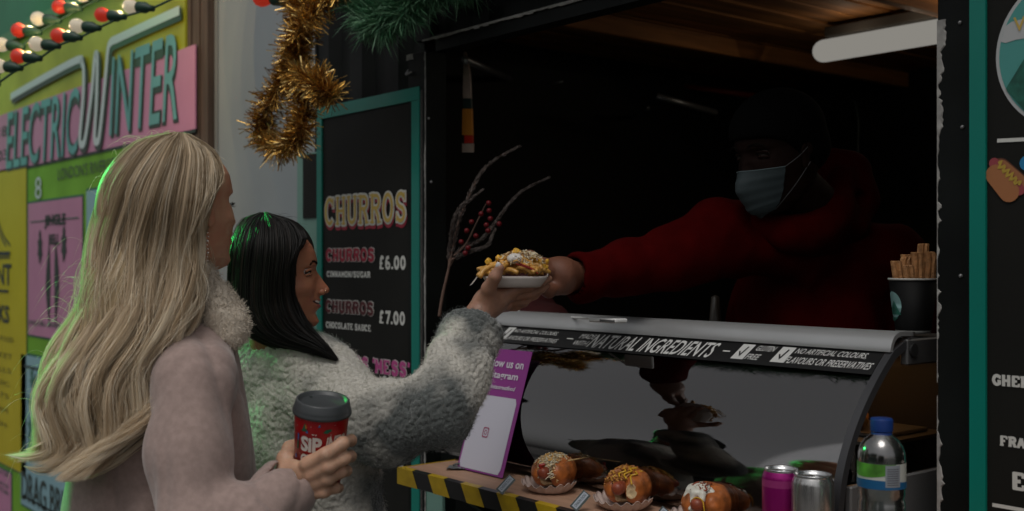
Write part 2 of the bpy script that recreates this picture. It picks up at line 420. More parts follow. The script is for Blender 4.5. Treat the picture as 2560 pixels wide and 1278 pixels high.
# slab-serif capitals drawn from strokes: (polyline, thickness factor); box 0..1 x 0..1
def _arc(cx, cy, rx, ry, a0, a1, n=10): return [(cx+rx*math.cos(rad(a0+(a1-a0)*i/n)), cy+ry*math.sin(rad(a0+(a1-a0)*i/n))) for i in range(n+1)]
T1, B1 = .94, .06
def sf(x, y, w=.36): return ([(x-w/2, y), (x+w/2, y)], 's')
SL = {
 'C': [(_arc(.5, .5, .36, .42, 45, 315, 14), 1), ([(.82, .62), (.82, .96)], 's')],
 'H': [([(.22, 0), (.22, 1)], 1), ([(.78, 0), (.78, 1)], 1), ([(.22, .5), (.78, .5)], .8), sf(.22, B1), sf(.22, T1), sf(.78, B1), sf(.78, T1)],
 'U': [([(.22, 1), (.22, .32)]+_arc(.5, .32, .28, .24, 180, 360, 8)+[(.78, .32), (.78, 1)], 1), sf(.22, T1), sf(.78, T1)],
 'R': [([(.24, 0), (.24, 1)], 1), ([(.24, .92), (.58, .92)]+_arc(.58, .72, .22, .2, 90, -90, 8)+[(.24, .52)], .9), ([(.52, .5), (.72, .24), (.76, .0)], 1), sf(.22, B1), sf(.14, T1, .28), sf(.84, B1, .28)],
 'O': [(_arc(.5, .5, .34, .42, 0, 360, 20), 1)],
 'S': [(_arc(.5, .72, .28, .2, 20, 270, 10)[:-1]+_arc(.5, .28, .28, .22, 90, -160, 10), 1), ([(.8, .68), (.8, .96)], 's'), ([(.2, .04), (.2, .32)], 's')],
 'I': [([(.5, 0), (.5, 1)], 1), sf(.5, B1, .5), sf(.5, T1, .5)],
 'N': [([(.22, 0), (.22, 1)], .9), ([(.78, 0), (.78, 1)], .9), ([(.22, .96), (.78, .04)], 1), sf(.2, B1, .34), sf(.14, T1, .28), sf(.8, T1, .34)],
 'A': [([(.16, 0), (.5, .98)], 1), ([(.5, .98), (.84, 0)], 1), ([(.3, .34), (.7, .34)], .7), sf(.16, B1, .34), sf(.84, B1, .34)],
 'M': [([(.18, 0), (.18, 1)], .9), ([(.82, 0), (.82, 1)], .9), ([(.18, .95), (.5, .3)], .8), ([(.5, .3), (.82, .95)], .8), sf(.16, B1, .32), sf(.84, B1, .32)],
 'G': [(_arc(.5, .5, .36, .42, 45, 330, 14), 1), ([(.82, .62), (.82, .96)], 's'), ([(.56, .42), (.94, .42)], 's'), ([(.8, .42), (.8, .08)], .9)],
 'E': [([(.26, 0), (.26, 1)], 1), ([(.14, T1), (.84, T1)], 's'), ([(.14, B1), (.86, B1)], 's'), ([(.26, .5), (.66, .5)], .7), ([(.84, .7), (.84, 1)], 's'), ([(.86, 0), (.86, .3)], 's')],
 'F': [([(.26, 0), (.26, 1)], 1), ([(.14, T1), (.84, T1)], 's'), ([(.26, .5), (.66, .5)], .7), ([(.84, .7), (.84, 1)], 's'), sf(.28, B1, .44)],
 'K': [([(.24, 0), (.24, 1)], 1), ([(.26, .45), (.76, .96)], .9), ([(.42, .58), (.8, .04)], 1), sf(.24, B1), sf(.24, T1), sf(.8, B1, .3), sf(.78, T1, .3)],
 'L': [([(.28, 0), (.28, 1)], 1), ([(.14, B1), (.84, B1)], 's'), sf(.28, T1, .4), ([(.84, 0), (.84, .34)], 's')],
 'T': [([(.5, 0), (.5, 1)], 1), ([(.1, T1), (.9, T1)], 's'), ([(.12, .68), (.12, 1)], 's'), ([(.88, .68), (.88, 1)], 's'), sf(.5, B1, .44)],
 'D': [([(.24, 0), (.24, 1)], 1), ([(.12, T1), (.5, T1)]+_arc(.5, .5, .3, .44, 90, -90, 10)+[(.12, B1)], .9)],
 'B': [([(.24, 0), (.24, 1)], 1), ([(.12, T1), (.55, T1)]+_arc(.55, .74, .22, .2, 90, -90, 6)+[(.24, .54)], .85), ([(.24, .5), (.58, .5)]+_arc(.58, .28, .24, .22, 90, -90, 6)+[(.12, B1)], .85)],
 '0': [(_arc(.5, .5, .3, .42, 0, 360, 20), 1)],
 '6': [(_arc(.5, .28, .28, .22, 0, 360, 14), .9), ([(.22, .3), (.24, .6), (.36, .86), (.7, .94)], 1)],
 '7': [([(.14, .92), (.84, .92), (.44, .0)], 1)],
 '8': [(_arc(.5, .73, .25, .2, 0, 360, 16), .9), (_arc(.5, .27, .29, .22, 0, 360, 16), 1)],
 '9': [(_arc(.5, .7, .28, .24, 0, 360, 14), .9), ([(.78, .7), (.76, .4), (.6, .12), (.3, .06)], 1)],
 '5': [([(.78, .93), (.28, .93), (.26, .56)], .9), (_arc(.48, .32, .3, .26, 130, -150, 10), 1)],
 '1': [([(.5, 0), (.5, 1)], 1), ([(.5, .94), (.28, .78)], .8), sf(.5, B1, .5)],
 '£': [([(.76, .78), (.66, .92), (.5, .94), (.38, .82), (.36, .5), (.34, .2), (.2, .06)], 1), ([(.16, B1), (.84, B1)], 's'), ([(.16, .46), (.66, .46)], 's')],
 '.': [([(.5, 0), (.5, .2)], 1)], '/': [([(.2, -.05), (.8, 1.05)], .8)], "'": [([(.5, .7), (.55, 1.02)], .9)], ' ': [], '-': [([(.2, .45), (.8, .45)], .9)],
}
NARROW = {'.': .4, "'": .4, ' ': .45, 'I': .6, '/': .6, '1': .6}
def slab(pl, s, u0, u1, v0, v1, off, m, parent, wt=.24, grow=0., dv=0., name='lettering', st=.13):
    """slab-serif line fitted into a box; grow widens the strokes for an outline"""
    adv = [NARROW.get(c, 1.) for c in s]; tot = sum(adv); cw = (u1-u0)/tot; H = v1-v0; mb = MB(); x = u0; k = 0
    for c, a in zip(s, adv):
        for pts, w in SL.get(c, []):
            narrow = c in "I.1'"
            gx = 1. if narrow else a
            P = [(x+(px-(.5-.5*a if narrow else 0))*cw*gx*.98, v0+py*H+dv*(x-u0)/(u1-u0)) for px, py in pts]
            th = (st*H if w == 's' else wt*w*cw*.95)+grow
            P = np.array(P)
            if grow and len(P) > 1 and np.linalg.norm(P[0]-P[-1]) > 1e-6:
                d = P[0]-P[1]; P[0] = P[0]+d/np.linalg.norm(d)*grow/2; d = P[-1]-P[-2]; P[-1] = P[-1]+d/np.linalg.norm(d)*grow/2
            pl.stroke(mb, P, th, off+k*.00003); k = (k+1) % 40
        x += a*cw
    return mb.build(name, m, parent)
# ================================================================== SETTING
def PX(x, y, X):
    d = F + R*((x-1280)/FPX); return V(x, y, X/d[0])
m_pave = mat('paving', (.13, .125, .12), .85, var=.25, vscale=3, bump=.4, bscale=30)
g = mesh_obj('ground', [(-60, -60, 0), (60, -60, 0), (60, 60, 0), (-60, 60, 0)], [(0, 1, 2, 3)], m_pave, None, kind='structure', recenter=False)

# stalls and trees across the lane: they show only as reflections in the case glass
m_far = mat('far_stall_black', (.03, .035, .035), .6); m_far2 = mat('far_stall_roof', (.10, .11, .11), .7)
for i, (cx, w, h) in enumerate([(-7.5, 4.6, 3.0), (-1.8, 4.8, 3.4), (4.2, 5.0, 2.9)]):
    t = thing('market_stall', ['dark market stall opposite with the wide grey roof, left end of the row', 'tallest dark market stall opposite the food kiosk', 'dark market stall opposite with the lowest roof, right end of the row'][i], 'market stall', (cx, -8.5, 0), 'stalls across the lane')
    box('wall', (cx-w/2, -9.8, 0), (cx+w/2, -8.2, h), m_far, t)
    MB().add([(cx-w/2-.2, -7.6, h-.1), (cx+w/2+.2, -7.6, h-.1), (cx+w/2+.2, -10, h+.7), (cx-w/2-.2, -10, h+.7), (cx-w/2-.2, -7.6, h-.02), (cx+w/2+.2, -7.6, h-.02), (cx+w/2+.2, -10, h+.78), (cx-w/2-.2, -10, h+.78)],
             [(3, 2, 1, 0), (4, 5, 6, 7), (0, 1, 5, 4), (1, 2, 6, 5), (2, 3, 7, 6), (3, 0, 4, 7)]).build('roof', m_far2, t)
    box('serving_hatch', (cx-w/3, -8.21, 1.1), (cx+w/3, -8.15, 2.2), mat('hatch_dark', (.012, .012, .012), .5), t)

# ------------------------------------------------------------------ festival hoarding on the left
m_lime = mat('hoarding_green', (.16, .36, .030), .5, var=.16, vscale=2.5, spec=.2)
m_olive = mat('hoarding_olive', (.38, .40, .03), .4, var=.22, vscale=2.2, spec=.25)
m_pink = mat('print_pink', (.50, .22, .36), .35, spec=.15, var=.05, vscale=3)
m_blue = mat('print_pale_blue', (.25, .42, .48), .35, spec=.15, var=.05, vscale=3)
m_teal = mat('print_teal', (.14, .36, .37), .5, spec=.15, var=.1, vscale=4)
m_ink = mat('print_black', (.02, .035, .03), .4)
m_inkg = mat('print_dark_green', (.01, .10, .06), .4)
m_yel = mat('print_yellow', (.50, .42, .015), .35, spec=.15, var=.06, vscale=3)
m_silver = mat('print_pale', (.50, .58, .60), .3)
m_brown = mat('dark_timber', (.085, .055, .04), .6, var=.3, vscale=4, stretch=(8, 8, .6))
XL, XR = -9.0, XY(455)
hd = thing('hoarding', 'green festival hoarding printed with an electric winter banner and small posters', 'hoarding', (-6.3, .03, 0))
box('backing_board', (XL, .012, 0), (XR, .05, 2.06), m_lime, hd)
box('backing_board', (XL, .012, 2.06), (XR, .05, 2.78), m_olive, hd)['label'] = 'yellow olive upper board above the banner'
box('top_rail', (XL, -.02, 2.783), (XR, .06, 2.84), mat('rail_green', (.05, .16, .07), .4), hd)
HP = Plane((0, .012, 0), (1, 0, 0), (0, 0, 1))          # u = world x, v = world z, facing -Y
def hq(x, y): p = PY(x, y, .01); return (p[0], p[2])
zb0, zb1 = 2.07, 2.40
ban = HP.rect(XL, zb0, XY(484), zb1, .006, 'banner', m_pink, hd, .006)
HP.rect(XL, zb0-.012, XY(484), zb0-.001, .004, 'border_line', m_ink, hd)
def both(pl, s, u0, u1, v0, v1, off, parent, sh=.18, bold=.0, dv=0.):
    d = (v1-v0)*.04
    lettering(pl, s, u0+d*.9, u1+d*.9, v0-d, v1-d, off, m_ink, parent, bold=bold+.03, shear=sh, dv=dv)
    lettering(pl, s, u0, u1, v0, v1, off+.002, m_teal, parent, bold=bold, shear=sh, dv=dv)
both(HP, 'ELECTRIC', XY(14), XY(198), 2.075, 2.40, .009, hd, sh=.12)
both(HP, 'INTER', XY(272), XY(452), 2.125, 2.475, .009, hd, sh=.12)
def wave(off, w, m, dx=0, dz=0):
    mb = MB()
    # rail running into the W, the W itself, and the rail that leaves it
    P = [hq(32, 243), hq(110, 198), hq(200, 151), hq(212, 160), hq(216, 185), hq(214, 250), hq(206, 345), hq(211, 362), hq(220, 345), hq(236, 230), hq(243, 150), hq(247, 137), hq(250, 150), hq(248, 250), hq(243, 340), hq(248, 355), hq(256, 335), hq(270, 200), hq(277, 125), hq(285, 106), hq(300, 98), hq(380, 61), hq(456, 27)]
    P = [(a+dx, b+dz) for a, b in P]
    Q = rope([(a, b, 0) for a, b in P], 110)[:, :2]
    HP.stroke(mb, Q, w, off)
    return mb.build('lettering', m, hd)
wave(.0125, .052, m_ink, .014, -.016); wave(.015, .038, m_silver)
lettering(HP, '18', XY(-8), XY(16), 2.27, 2.33, .008, m_ink, hd, bold=.01); lettering(HP, '03', XY(-8), XY(16), 2.135, 2.195, .008, m_ink, hd, bold=.01)
lettering(HP, "LONDON'S RIVERSIDE FESTIVAL", XY(141), XY(380), 1.965, 2.025, .006, m_ink, hd)
def poster(x0, x1, yl0, yl1, m, lab, off=.003):
    """a printed poster: left edge at picture x0 from yl0 to yl1"""
    u0, u1 = XY(x0, .01), XY(x1, .01); v1, v0 = ZY(x0, yl0, .01), ZY(x0, yl1, .01)
    HP.rect(u0-.01, v0-.01, u1+.012, v1+.012, off, 'poster_border', m_inkg, hd, .002)
    p = HP.rect(u0, v0, u1, v1, off+.003, 'poster', m, hd, .002); p['label'] = lab
    return u0, u1, v0, v1
# yellow tent poster at the left edge
u0, u1, v0, v1 = poster(-110, 67, 452, 1100, m_yel, 'yellow poster with a drawn tent')
mb = MB()
cx = XY(-14, .01)
for dx, w in ((-.55, .02), (-.3, .014), (-.1, .014), (.1, .02), (.27, .016), (.36, .014)):
    k = [(cx+dx*.06, ZY(0, 505)), (cx+dx*.5, ZY(0, 580)), (cx+dx*.98, ZY(0, 615))]; HP.stroke(mb, rope([(a, b, 0) for a, b in k], 12)[:, :2], w, .008+abs(dx)*.001)
HP.stroke(mb, [(cx-.55, ZY(0, 634)), (cx+.35, ZY(0, 634))], .022, .010); HP.stroke(mb, [(cx-.55, ZY(0, 644)), (cx+.35, ZY(0, 644))], .008, .0105)
HP.stroke(mb, [(cx-.55, ZY(0, 727)), (cx+.32, ZY(0, 727))], .014, .011)
mb.build('tent_drawing', m_ink, hd)
lettering(HP, 'TENT', XY(-40), XY(27), ZY(0, 712), ZY(0, 660), .009, m_ink, hd, bold=.02)
lettering(HP, 'DRINKS', XY(-60), XY(21), ZY(0, 806), ZY(0, 762), .009, m_ink, hd, bold=.03)
for i, (s, y) in enumerate((('WINTER FOOD', 845), ('MARKET', 886), ('STALLS', 922), ('MUSIC', 955), ('SEATS', 986), ('WARM', 1022), ('OPEN', 1058))):
    lettering(HP, s, XY(-46+2*i), XY(32-3*i), ZY(0, y+6), ZY(0, y-6), .009, mat('print_faded', (.16, .14, .02), .5), hd)
# pink jingle bell poster
u0, u1, v0, v1 = poster(72, 207, 510, 836, m_pink, 'pink poster printed jingle bell')
HP.stroke(mb := MB(), [(u0+.05, v1-.10), (u1-.04, v1-.10)], .006, .009); mb.build('border_line', m_inkg, hd)
lettering(HP, 'JINGLE', XY(109), XY(162), ZY(109, 573), ZY(109, 538), .009, m_ink, hd, bold=.05)
lettering(HP, 'BELL', XY(120), XY(147), ZY(120, 612), ZY(120, 586), .009, m_ink, hd, bold=.03)
lettering(HP, 'JINGLE BELL DINNER', XY(70), XY(150), ZY(72, 815), ZY(72, 799), .009, m_inkg, hd)
mb = MB()
def blobshape(cx, cz, w, h, pts, off):
    uv = [(cx+w*a, cz+h*b) for a, b in pts]; v = HP.w(uv, off); mb.add(v, [tuple(range(len(v)))])
leaf = [(0, 1), (.35, .75), (.3, .5), (.75, .35), (.5, 0), (.8, -.4), (.4, -.45), (.25, -.9), (0, -.6), (-.3, -.9), (-.4, -.45), (-.8, -.35), (-.5, 0), (-.75, .35), (-.3, .5), (-.35, .75)]
pod = [(math.sin(math.pi*i/16)*(.6+.4*math.sin(math.pi*i/16)), 1-2*i/16) for i in range(17)]+[(-.35*math.sin(math.pi*i/16), -1+2*i/16) for i in range(1, 16)]
for (x, y, w, h, sh) in ((103, 620, .055, .10, leaf), (163, 612, .055, .10, leaf), (126, 710, .055, .23, [(-a, b) for a, b in pod]), (142, 706, .055, .23, pod)):
    p = hq(x, y); blobshape(p[0], p[1], w, h, sh, .009)
mb.build('holly_drawing', m_ink, hd)
# pale blue posters
u0, u1, v0, v1 = poster(54, 320, 885, 1258, m_blue, 'pale blue poster with a plant drawing')
mb = MB()
HP.stroke(mb, [(u0+.06, v1-.06), (u1-.05, v1-.06)], .012, .009); HP.stroke(mb, [(u0+.05, v0+.05), (u1-.05, v0+.05)], .012, .009)
mb.build('border_line', m_ink, hd)
mb = MB(); rr = random.Random(3)
for i in range(46):
    z = rr.uniform(ZY(80, 1130, .01), ZY(80, 930, .01)); q = (z-ZY(80, 1130, .01))/.55; x = XY(88, .01)+rr.gauss(0, .07*(1.3-q)); a = rr.uniform(0, 6.3); w = rr.uniform(.015, .03)
    P = [(x+w*math.cos(a+k)*(1.9 if k in (0, math.pi) else .7), z+w*math.sin(a+k)*(1.9 if k in (0, math.pi) else .7)) for k in (0, math.pi/2, math.pi, 3*math.pi/2)]
    v = HP.w(P, .0085+i*.00004); mb.add(v, [(0, 1, 2, 3)])
mb.build('plant_drawing', mat('print_green', (.05, .16, .12), .5), hd)
lettering(HP, 'DRAG BRUNCH', XY(52), XY(232), ZY(52, 1244, .01), ZY(52, 1172, .01), .009, m_ink, hd, bold=.015)
poster(218, 330, 478, 700, m_blue, 'pale blue poster right of the pink one')
poster(-60, 29, 1140, 1245, m_pink, 'small pink poster at the bottom')
for i, y in enumerate((1178, 1205, 1222)): lettering(HP, ('Snow Cafe', 'Cocoa', 'and Cake')[i], XY(-14), XY(20), ZY(0, y+6), ZY(0, y-6), .009, m_inkg, hd)
lettering(HP, '8', XY(85), XY(101), ZY(90, 498), ZY(90, 443), .007, m_silver, hd)
MB().add([(-10.5, .3, 2.9), (-6.2, .3, 2.9), (-6.9, .3, 4.4), (-10.5, .3, 4.4), (-10.5, .32, 2.9), (-6.2, .32, 2.9), (-6.9, .32, 4.4), (-10.5, .32, 4.4)], [(0, 1, 2, 3), (7, 6, 5, 4), (1, 5, 6, 2), (0, 4, 5, 1), (2, 6, 7, 3), (3, 7, 4, 0)]).build('canopy_sheet', mat('canopy_green', (.02, .20, .09), .5, var=.2, vscale=1.5), hd)
box('canopy_beam', (-9.2, -1.5, 2.95), (-6.9, -1.38, 3.07), mat('beam_green', (.02, .10, .05), .5), hd)
# timber upright at the end of the hoarding
tp = thing('timber_upright', 'dark brown slatted timber upright between the hoarding and the grey wall', 'post', (XY(482), .02, 0))
x0, x1 = XR+.001, XY(508); n = 5
for i in range(n):
    a = x0+(x1-x0)*i/n; box('slat', (a+.004, .02+(i % 2)*.004, 0), (a+(x1-x0)/n-.004, .06, 3.1), m_brown, tp)
box('backing', (x0, .061, 0), (x1, .09, 3.1), m_ink, tp)
# ------------------------------------------------------------------ grey wall
gw = thing('grey_wall', 'plain smooth grey metal wall between the hoarding and the black kiosk', 'wall', ((x1-3.2)/2, .1, 0))
m_grey = mat('grey_paint', (.285, .315, .325), .5, var=.06, vscale=2.2, bump=.1, bscale=5)
box('panel', (x1+.001, .05, 0), (-3.215, .10, 3.4), m_grey, gw)
box('edge_strip', (x1+.002, .045, 0), (x1+.03, .0498, 3.4), mat('grey_edge', (.2, .21, .21), .5), gw)

# ------------------------------------------------------------------ the black container kiosk
m_blk = mat('black_paint', (.0065, .008, .0075), .5, spec=.16, var=.35, vscale=5, bump=.15, bscale=25)
m_blk2 = mat('black_inside', (.006, .006, .006), .7)
m_chip = mat('chipped_paint', (.34, .33, .31), .8, var=.3, vscale=40)
kk = thing('kiosk', 'black shipping container food kiosk with an open serving hatch and chipped edges', 'kiosk', (-1.8, 1.2, 0))
def corrug(x0, x1, z0, z1, y, name='corrugated_wall', pitch=.2, dep=.03, m=m_blk):
    xs = []; x = x0; k = 0
    prof = [(0, 0), (.35, 0), (.5, 1), (.85, 1)]
    while x < x1:
        for a, d in prof:
            xx = x+a*pitch
            if xx < x1: xs.append((xx, y-.0+d*dep))
        x += pitch
    xs.append((x1, xs[-1][1])); n = len(xs)
    v = [(a, b, z0) for a, b in xs]+[(a, b, z1) for a, b in xs]+[(a, y+dep+.006, z0) for a, b in xs]+[(a, y+dep+.006, z1) for a, b in xs]
    f = [(i, i+1, n+i+1, n+i) for i in range(n-1)]+[(3*n+i, 3*n+i+1, 2*n+i+1, 2*n+i) for i in range(n-1)]+[(n+i, n+i+1, 3*n+i+1, 3*n+i) for i in range(n-1)]+[(2*n+i, 2*n+i+1, i+1, i) for i in range(n-1)]
    return mesh_obj(name, v, f, m, kk)
corrug(-3.2, -2.64, 0, 3.2, .0)
corrug(-2.64, .2, 2.175, 3.2, .0)['label'] = 'corrugated wall above the serving hatch'
corrug(-2.545, -1.03, 0.02, 1.02, .02)['label'] = 'corrugated wall below the counter'
box('corner_edge', (-3.212, -.004, 0), (-3.2, .05, 3.2), m_blk, kk)
box('hatch_post', (-2.635, -.03, 0), (-2.546, .04, 2.135), m_blk, kk, .002)['label'] = 'left post of the hatch, black with chipped pale edge'
box('hatch_post', (-1.028, -.02, 0), (-.955, .05, 3.1), m_blk, kk, .002)['label'] = 'right post of the hatch with torn pale paint along its edge'
box('front_panel', (-.954, -.0, 0), (.9, .04, 2.17), m_blk, kk)
box('lintel', (-2.546, .002, 2.135), (-1.029, .05, 2.174), m_blk, kk)
# chipped pale edges: ragged thin flakes standing proud of the paint
def flake_strip(x, z0, z1, y, w0, w1, n, seed, side=1, holes=.0, name='chipped_edge'):
    r = np.random.default_rng(seed); zs = np.linspace(z0, z1, n); w = w0+(w1-w0)*np.clip(np.maximum(vnoise(np.stack([zs*6, zs*0, zs*0+seed], 1)), -.25)*.55+.12+.30*r.random(n)**3+vnoise(np.stack([zs*42, zs*0, zs*0+seed], 1))*.22+vnoise(np.stack([zs*130, zs*0, zs*0+seed], 1))*.14, .04, 1)
    mb = MB()
    for i in range(n-1):
        if vnoise(np.array([[zs[i]*9, seed*3., 0]]))[0] < -1+2*holes: continue
        mb.add([(x, y, zs[i]), (x+side*w[i], y, zs[i]), (x+side*w[i+1], y, zs[i+1]), (x, y, zs[i+1]), (x, y-.0015, zs[i]), (x+side*w[i]*.8, y-.0015, zs[i]), (x+side*w[i+1]*.8, y-.0015, zs[i+1]), (x, y-.0015, zs[i+1])], [(4, 5, 6, 7), (0, 4, 7, 3), (5, 1, 2, 6)] if side > 0 else [(7, 6, 5, 4), (3, 7, 4, 0), (6, 2, 1, 5)])
    return mb.build(name, m_chip, kk)
flake_strip(-2.5465, .2, 2.13, -.0305, .0015, .012, 300, 5, -1)
flake_strip(-1.0275, .9, 3.0, -.0205, .000, .020, 380, 11, 1, .18)
mb = MB()
for i in range(80):            # worn lower edge of the wall above the hatch
    a = -2.60+i*.02; w = .0025+.004*abs(math.sin(i*1.7)*math.sin(i*.37)); mb.box((a, -.006, 2.172-w), (a+.0202, -.002, 2.174), 0)
mb.build('worn_edge', m_chip, kk)
MB().box((-2.60, -.002, 2.1745), (-1.03, .045, 2.18)).build('edge_lip', m_blk, kk)
flake_strip(-2.64, 2.118, 2.134, -.0305, .03, .05, 6, 9, 1)
# small bolts and hooks
mb = MB(); 
for (x, y) in ((2400, 57), (2406, 318), (1072, 296), (1078, 455), (2402, 690)):
    p = PY(x, y, -.0312 if x < 2000 else -.0212); MB().add(*sph(p, .0035, 10, 6)).build('bolt_head', mat('steel_dull', (.3, .3, .3), .5, .6), kk, True)
h0 = PY(1036, 160, -.004)
MB().tube(rope([h0, h0+[0, -.02, -.02], h0+[.01, -.035, -.035], h0+[.03, -.03, -.03]], 16), .003, 6).build('hook', mat('steel_dull', (.3, .3, .3)), kk)
flz = (.0, 2.25, -.20, 2.36)
MB().add([(-2.6, flz[0], flz[1]), (-.9, flz[0], flz[1]), (-.9, flz[2], flz[3]), (-2.6, flz[2], flz[3]), (-2.6, flz[0], flz[1]+.03), (-.9, flz[0], flz[1]+.03), (-.9, flz[2], flz[3]+.03), (-2.6, flz[2], flz[3]+.03)], [(0, 1, 2, 3), (7, 6, 5, 4), (0, 4, 5, 1), (1, 5, 6, 2), (2, 6, 7, 3), (3, 7, 4, 0)]).build('hatch_flap', m_blk, kk)
# inside
box('floor', (-3.2, .06, 0), (.9, 2.4, .12), m_blk2, kk)
box('back_wall', (-3.2, 2.36, .12), (.9, 2.4, 2.5), m_blk2, kk)
box('side_wall', (-3.2, .06, .12), (-3.16, 2.36, 2.5), m_blk2, kk); box('side_wall', (.86, .06, .12), (.9, 2.36, 2.5), m_blk2, kk)
box('roof', (-3.25, .05, 2.5), (.95, 2.45, 2.56), m_blk2, kk)
box('front_lining', (-2.64, .052, 2.176), (.9, .06, 2.5), m_blk2, kk)
m_plank = mat('ceiling_wood', (.36, .145, .038), .7, var=.35, vscale=3, stretch=(10, .8, 10), bump=.3, bscale=12)
rr = random.Random(5); pl0 = None; i = 0; x = -3.1
while x < .5:
    w = .115; z = 2.325+rr.uniform(0, .008)
    o = box('ceiling_plank', (x, .065, z), (x+w-.012, 2.35, z+.02), m_plank, kk, .002); x += w; i += 1
for xx in (-2.55, -1.75, -.95): box('ceiling_beam', (xx, .064, 2.262), (xx+.035, 2.34, 2.322), m_plank, kk, .003)
m_drape = mat('brown_drape', (.22, .13, .05), .8, var=.3, vscale=5)
mb = MB(); n = 60
xs = np.linspace(-1.05, .5, n); ys = 2.15+.03*np.sin(xs*38)+.015*np.sin(xs*71)
v = [(a, b, .2) for a, b in zip(xs, ys)]+[(a, b, 2.2) for a, b in zip(xs, ys)]+[(a, b+.01, .2) for a, b in zip(xs, ys)]+[(a, b+.01, 2.2) for a, b in zip(xs, ys)]
mb.add(v, [(j, j+1, n+j+1, n+j) for j in range(n-1)]+[(3*n+j, 3*n+j+1, 2*n+j+1, 2*n+j) for j in range(n-1)])
tag(mb.build('curtain', m_drape, None, True), 'brown pleated curtain hanging at the back of the kiosk', 'curtain')
c = [PY(2135+5*math.sin(i)+i*3.2, 250+i*30, 2.0) for i in range(14)]
tag(MB().tube(rope(c, 30), .008, 6).build('power_cable', m_ink, None, True), 'black cable hanging in front of the brown curtain', 'cable')
# lamp
lt = thing('tube_light', 'lit white batten tube light under the kiosk ceiling', 'light', (-1.4, 1.33, 2.2))
xa = PY(2060, 112, 1.33)[0]; zl = 2.245; rl = .037
m_tube = mat('tube_glow', (0, 0, 0), .6, spec=0, emit=(1, .95, .85), estr=.245*GLOW)
mb = MB(); k = 14
prof = [(xa-rl*1.0+rl*1.0*(1-math.cos(a)), rl*math.sin(a)) for a in np.linspace(0, math.pi/2, 7)][0:]
pts = [(a, 1.33, zl) for a, _ in prof]+[(-.35, 1.33, zl)]; rs = [max(b, .002) for _, b in prof]+[rl]
mb.tube(pts, rs, 20).build('diffuser', m_tube, lt, True)
box('batten', (xa+.02, 1.30, zl+rl+.001), (-.35, 1.36, zl+rl+.035), mat('batten_dark', (.10, .09, .08), .9, spec=0), lt, .004)
for q in (xa+.16, -.6): box('bracket', (q, 1.315, zl+rl+.036), (q+.03, 1.345, 2.322), mat('batten_dark', (.04, .04, .04)), lt)
m_steel = mat('steel_strut', (.32, .33, .34), .4, .7)
def rod(name, a, b, r, m, lab, cat, grp=None):
    return tag(MB().tube([a, b], r, 10).build(name, m, None, True), lab, cat, grp)
rod('hatch_strut', PY(1163, 150, .1), PY(1290, 205, .9), .011, m_steel, 'grey metal strut slanting from the left top corner of the hatch', 'strut')
rod('hatch_strut', PY(1550, 312, 1.6), PY(1620, 270, 1.2), .008, m_steel, 'short dim metal rod crossing the dark middle of the kiosk', 'strut')
rod('hatch_strut', PY(1640, 240, 1.0), PY(1790, 282, 1.3), .011, m_steel, 'dim metal rod left of the masked server', 'strut')
rod('ceiling_hook_rail', PY(1362, 211, .7), PY(1406, 204, .7), .004, mat('bright_steel', (.6, .6, .6), .3, .8), 'tiny bright metal rail high in the dark kiosk', 'rail')
rod('red_tube', PY(1700, 215, 1.7), PY(1888, 240, 1.9), .012, mat('red_plastic', (.35, .03, .01), .4), 'thin red tube beside the head of the masked server', 'tube')
for i_, (x_, z_, e_) in enumerate([(q_, 2.25, .17) for q_ in np.linspace(-2.05, -.5, 8)]+[(q_, 2.17, .20) for q_ in np.linspace(-1.85, -.6, 8)]):
    pl_ = bpy.data.lights.new('tube_lamp', 'POINT'); pl_.energy = e_; pl_.color = (1, .86, .66); pl_.shadow_soft_size = 0
    po_ = bpy.data.objects.new('tube_lamp', pl_); COL.objects.link(po_); po_.location = (x_, 1.33+(0 if z_ < 2.2 else -.10), z_)
# hanging spatula with coloured label
hs = thing('hanging_spatula', 'long pale spatula with orange and red label hanging inside the left hatch edge', 'spatula', PY(1168, 380, .12))
def blade(name, ys, xs0, xs1, m):
    a = [PY(x, y, .12) for x, y in zip(xs0, ys)]; b = [PY(x, y, .12) for x, y in zip(xs1, ys)]; n = len(a)
    v = a+b+[p+[0, .006, 0] for p in a]+[p+[0, .006, 0] for p in b]
    f = [(i+1, i, n+i, n+i+1) for i in range(n-1)]+[(2*n+i, 2*n+i+1, 3*n+i+1, 3*n+i) for i in range(n-1)]+[(i, i+1, 2*n+i+1, 2*n+i) for i in range(n-1)]+[(n+i+1, n+i, 3*n+i, 3*n+i+1) for i in range(n-1)]
    return mesh_obj(name, v, f, m, hs)
mpale = mat('pale_wood', (.33, .25, .2), .5)
blade('blade', [130, 150, 180, 210, 246], [1159, 1158, 1158, 1157, 1157], [1162, 1168, 1173, 1175, 1176], mpale)
blade('ferrule', [247, 271], [1157, 1157], [1177, 1178], m_ink); blade('orange_label', [272, 338], [1156, 1155], [1178, 1180], mat('label_orange', (.45, .17, .02), .5))
blade('red_label', [339, 358], [1161, 1161], [1180, 1180], mat('label_red', (.4, .02, .01), .5)); blade('handle_end', [359, 381], [1155, 1155], [1181, 1181], mpale)

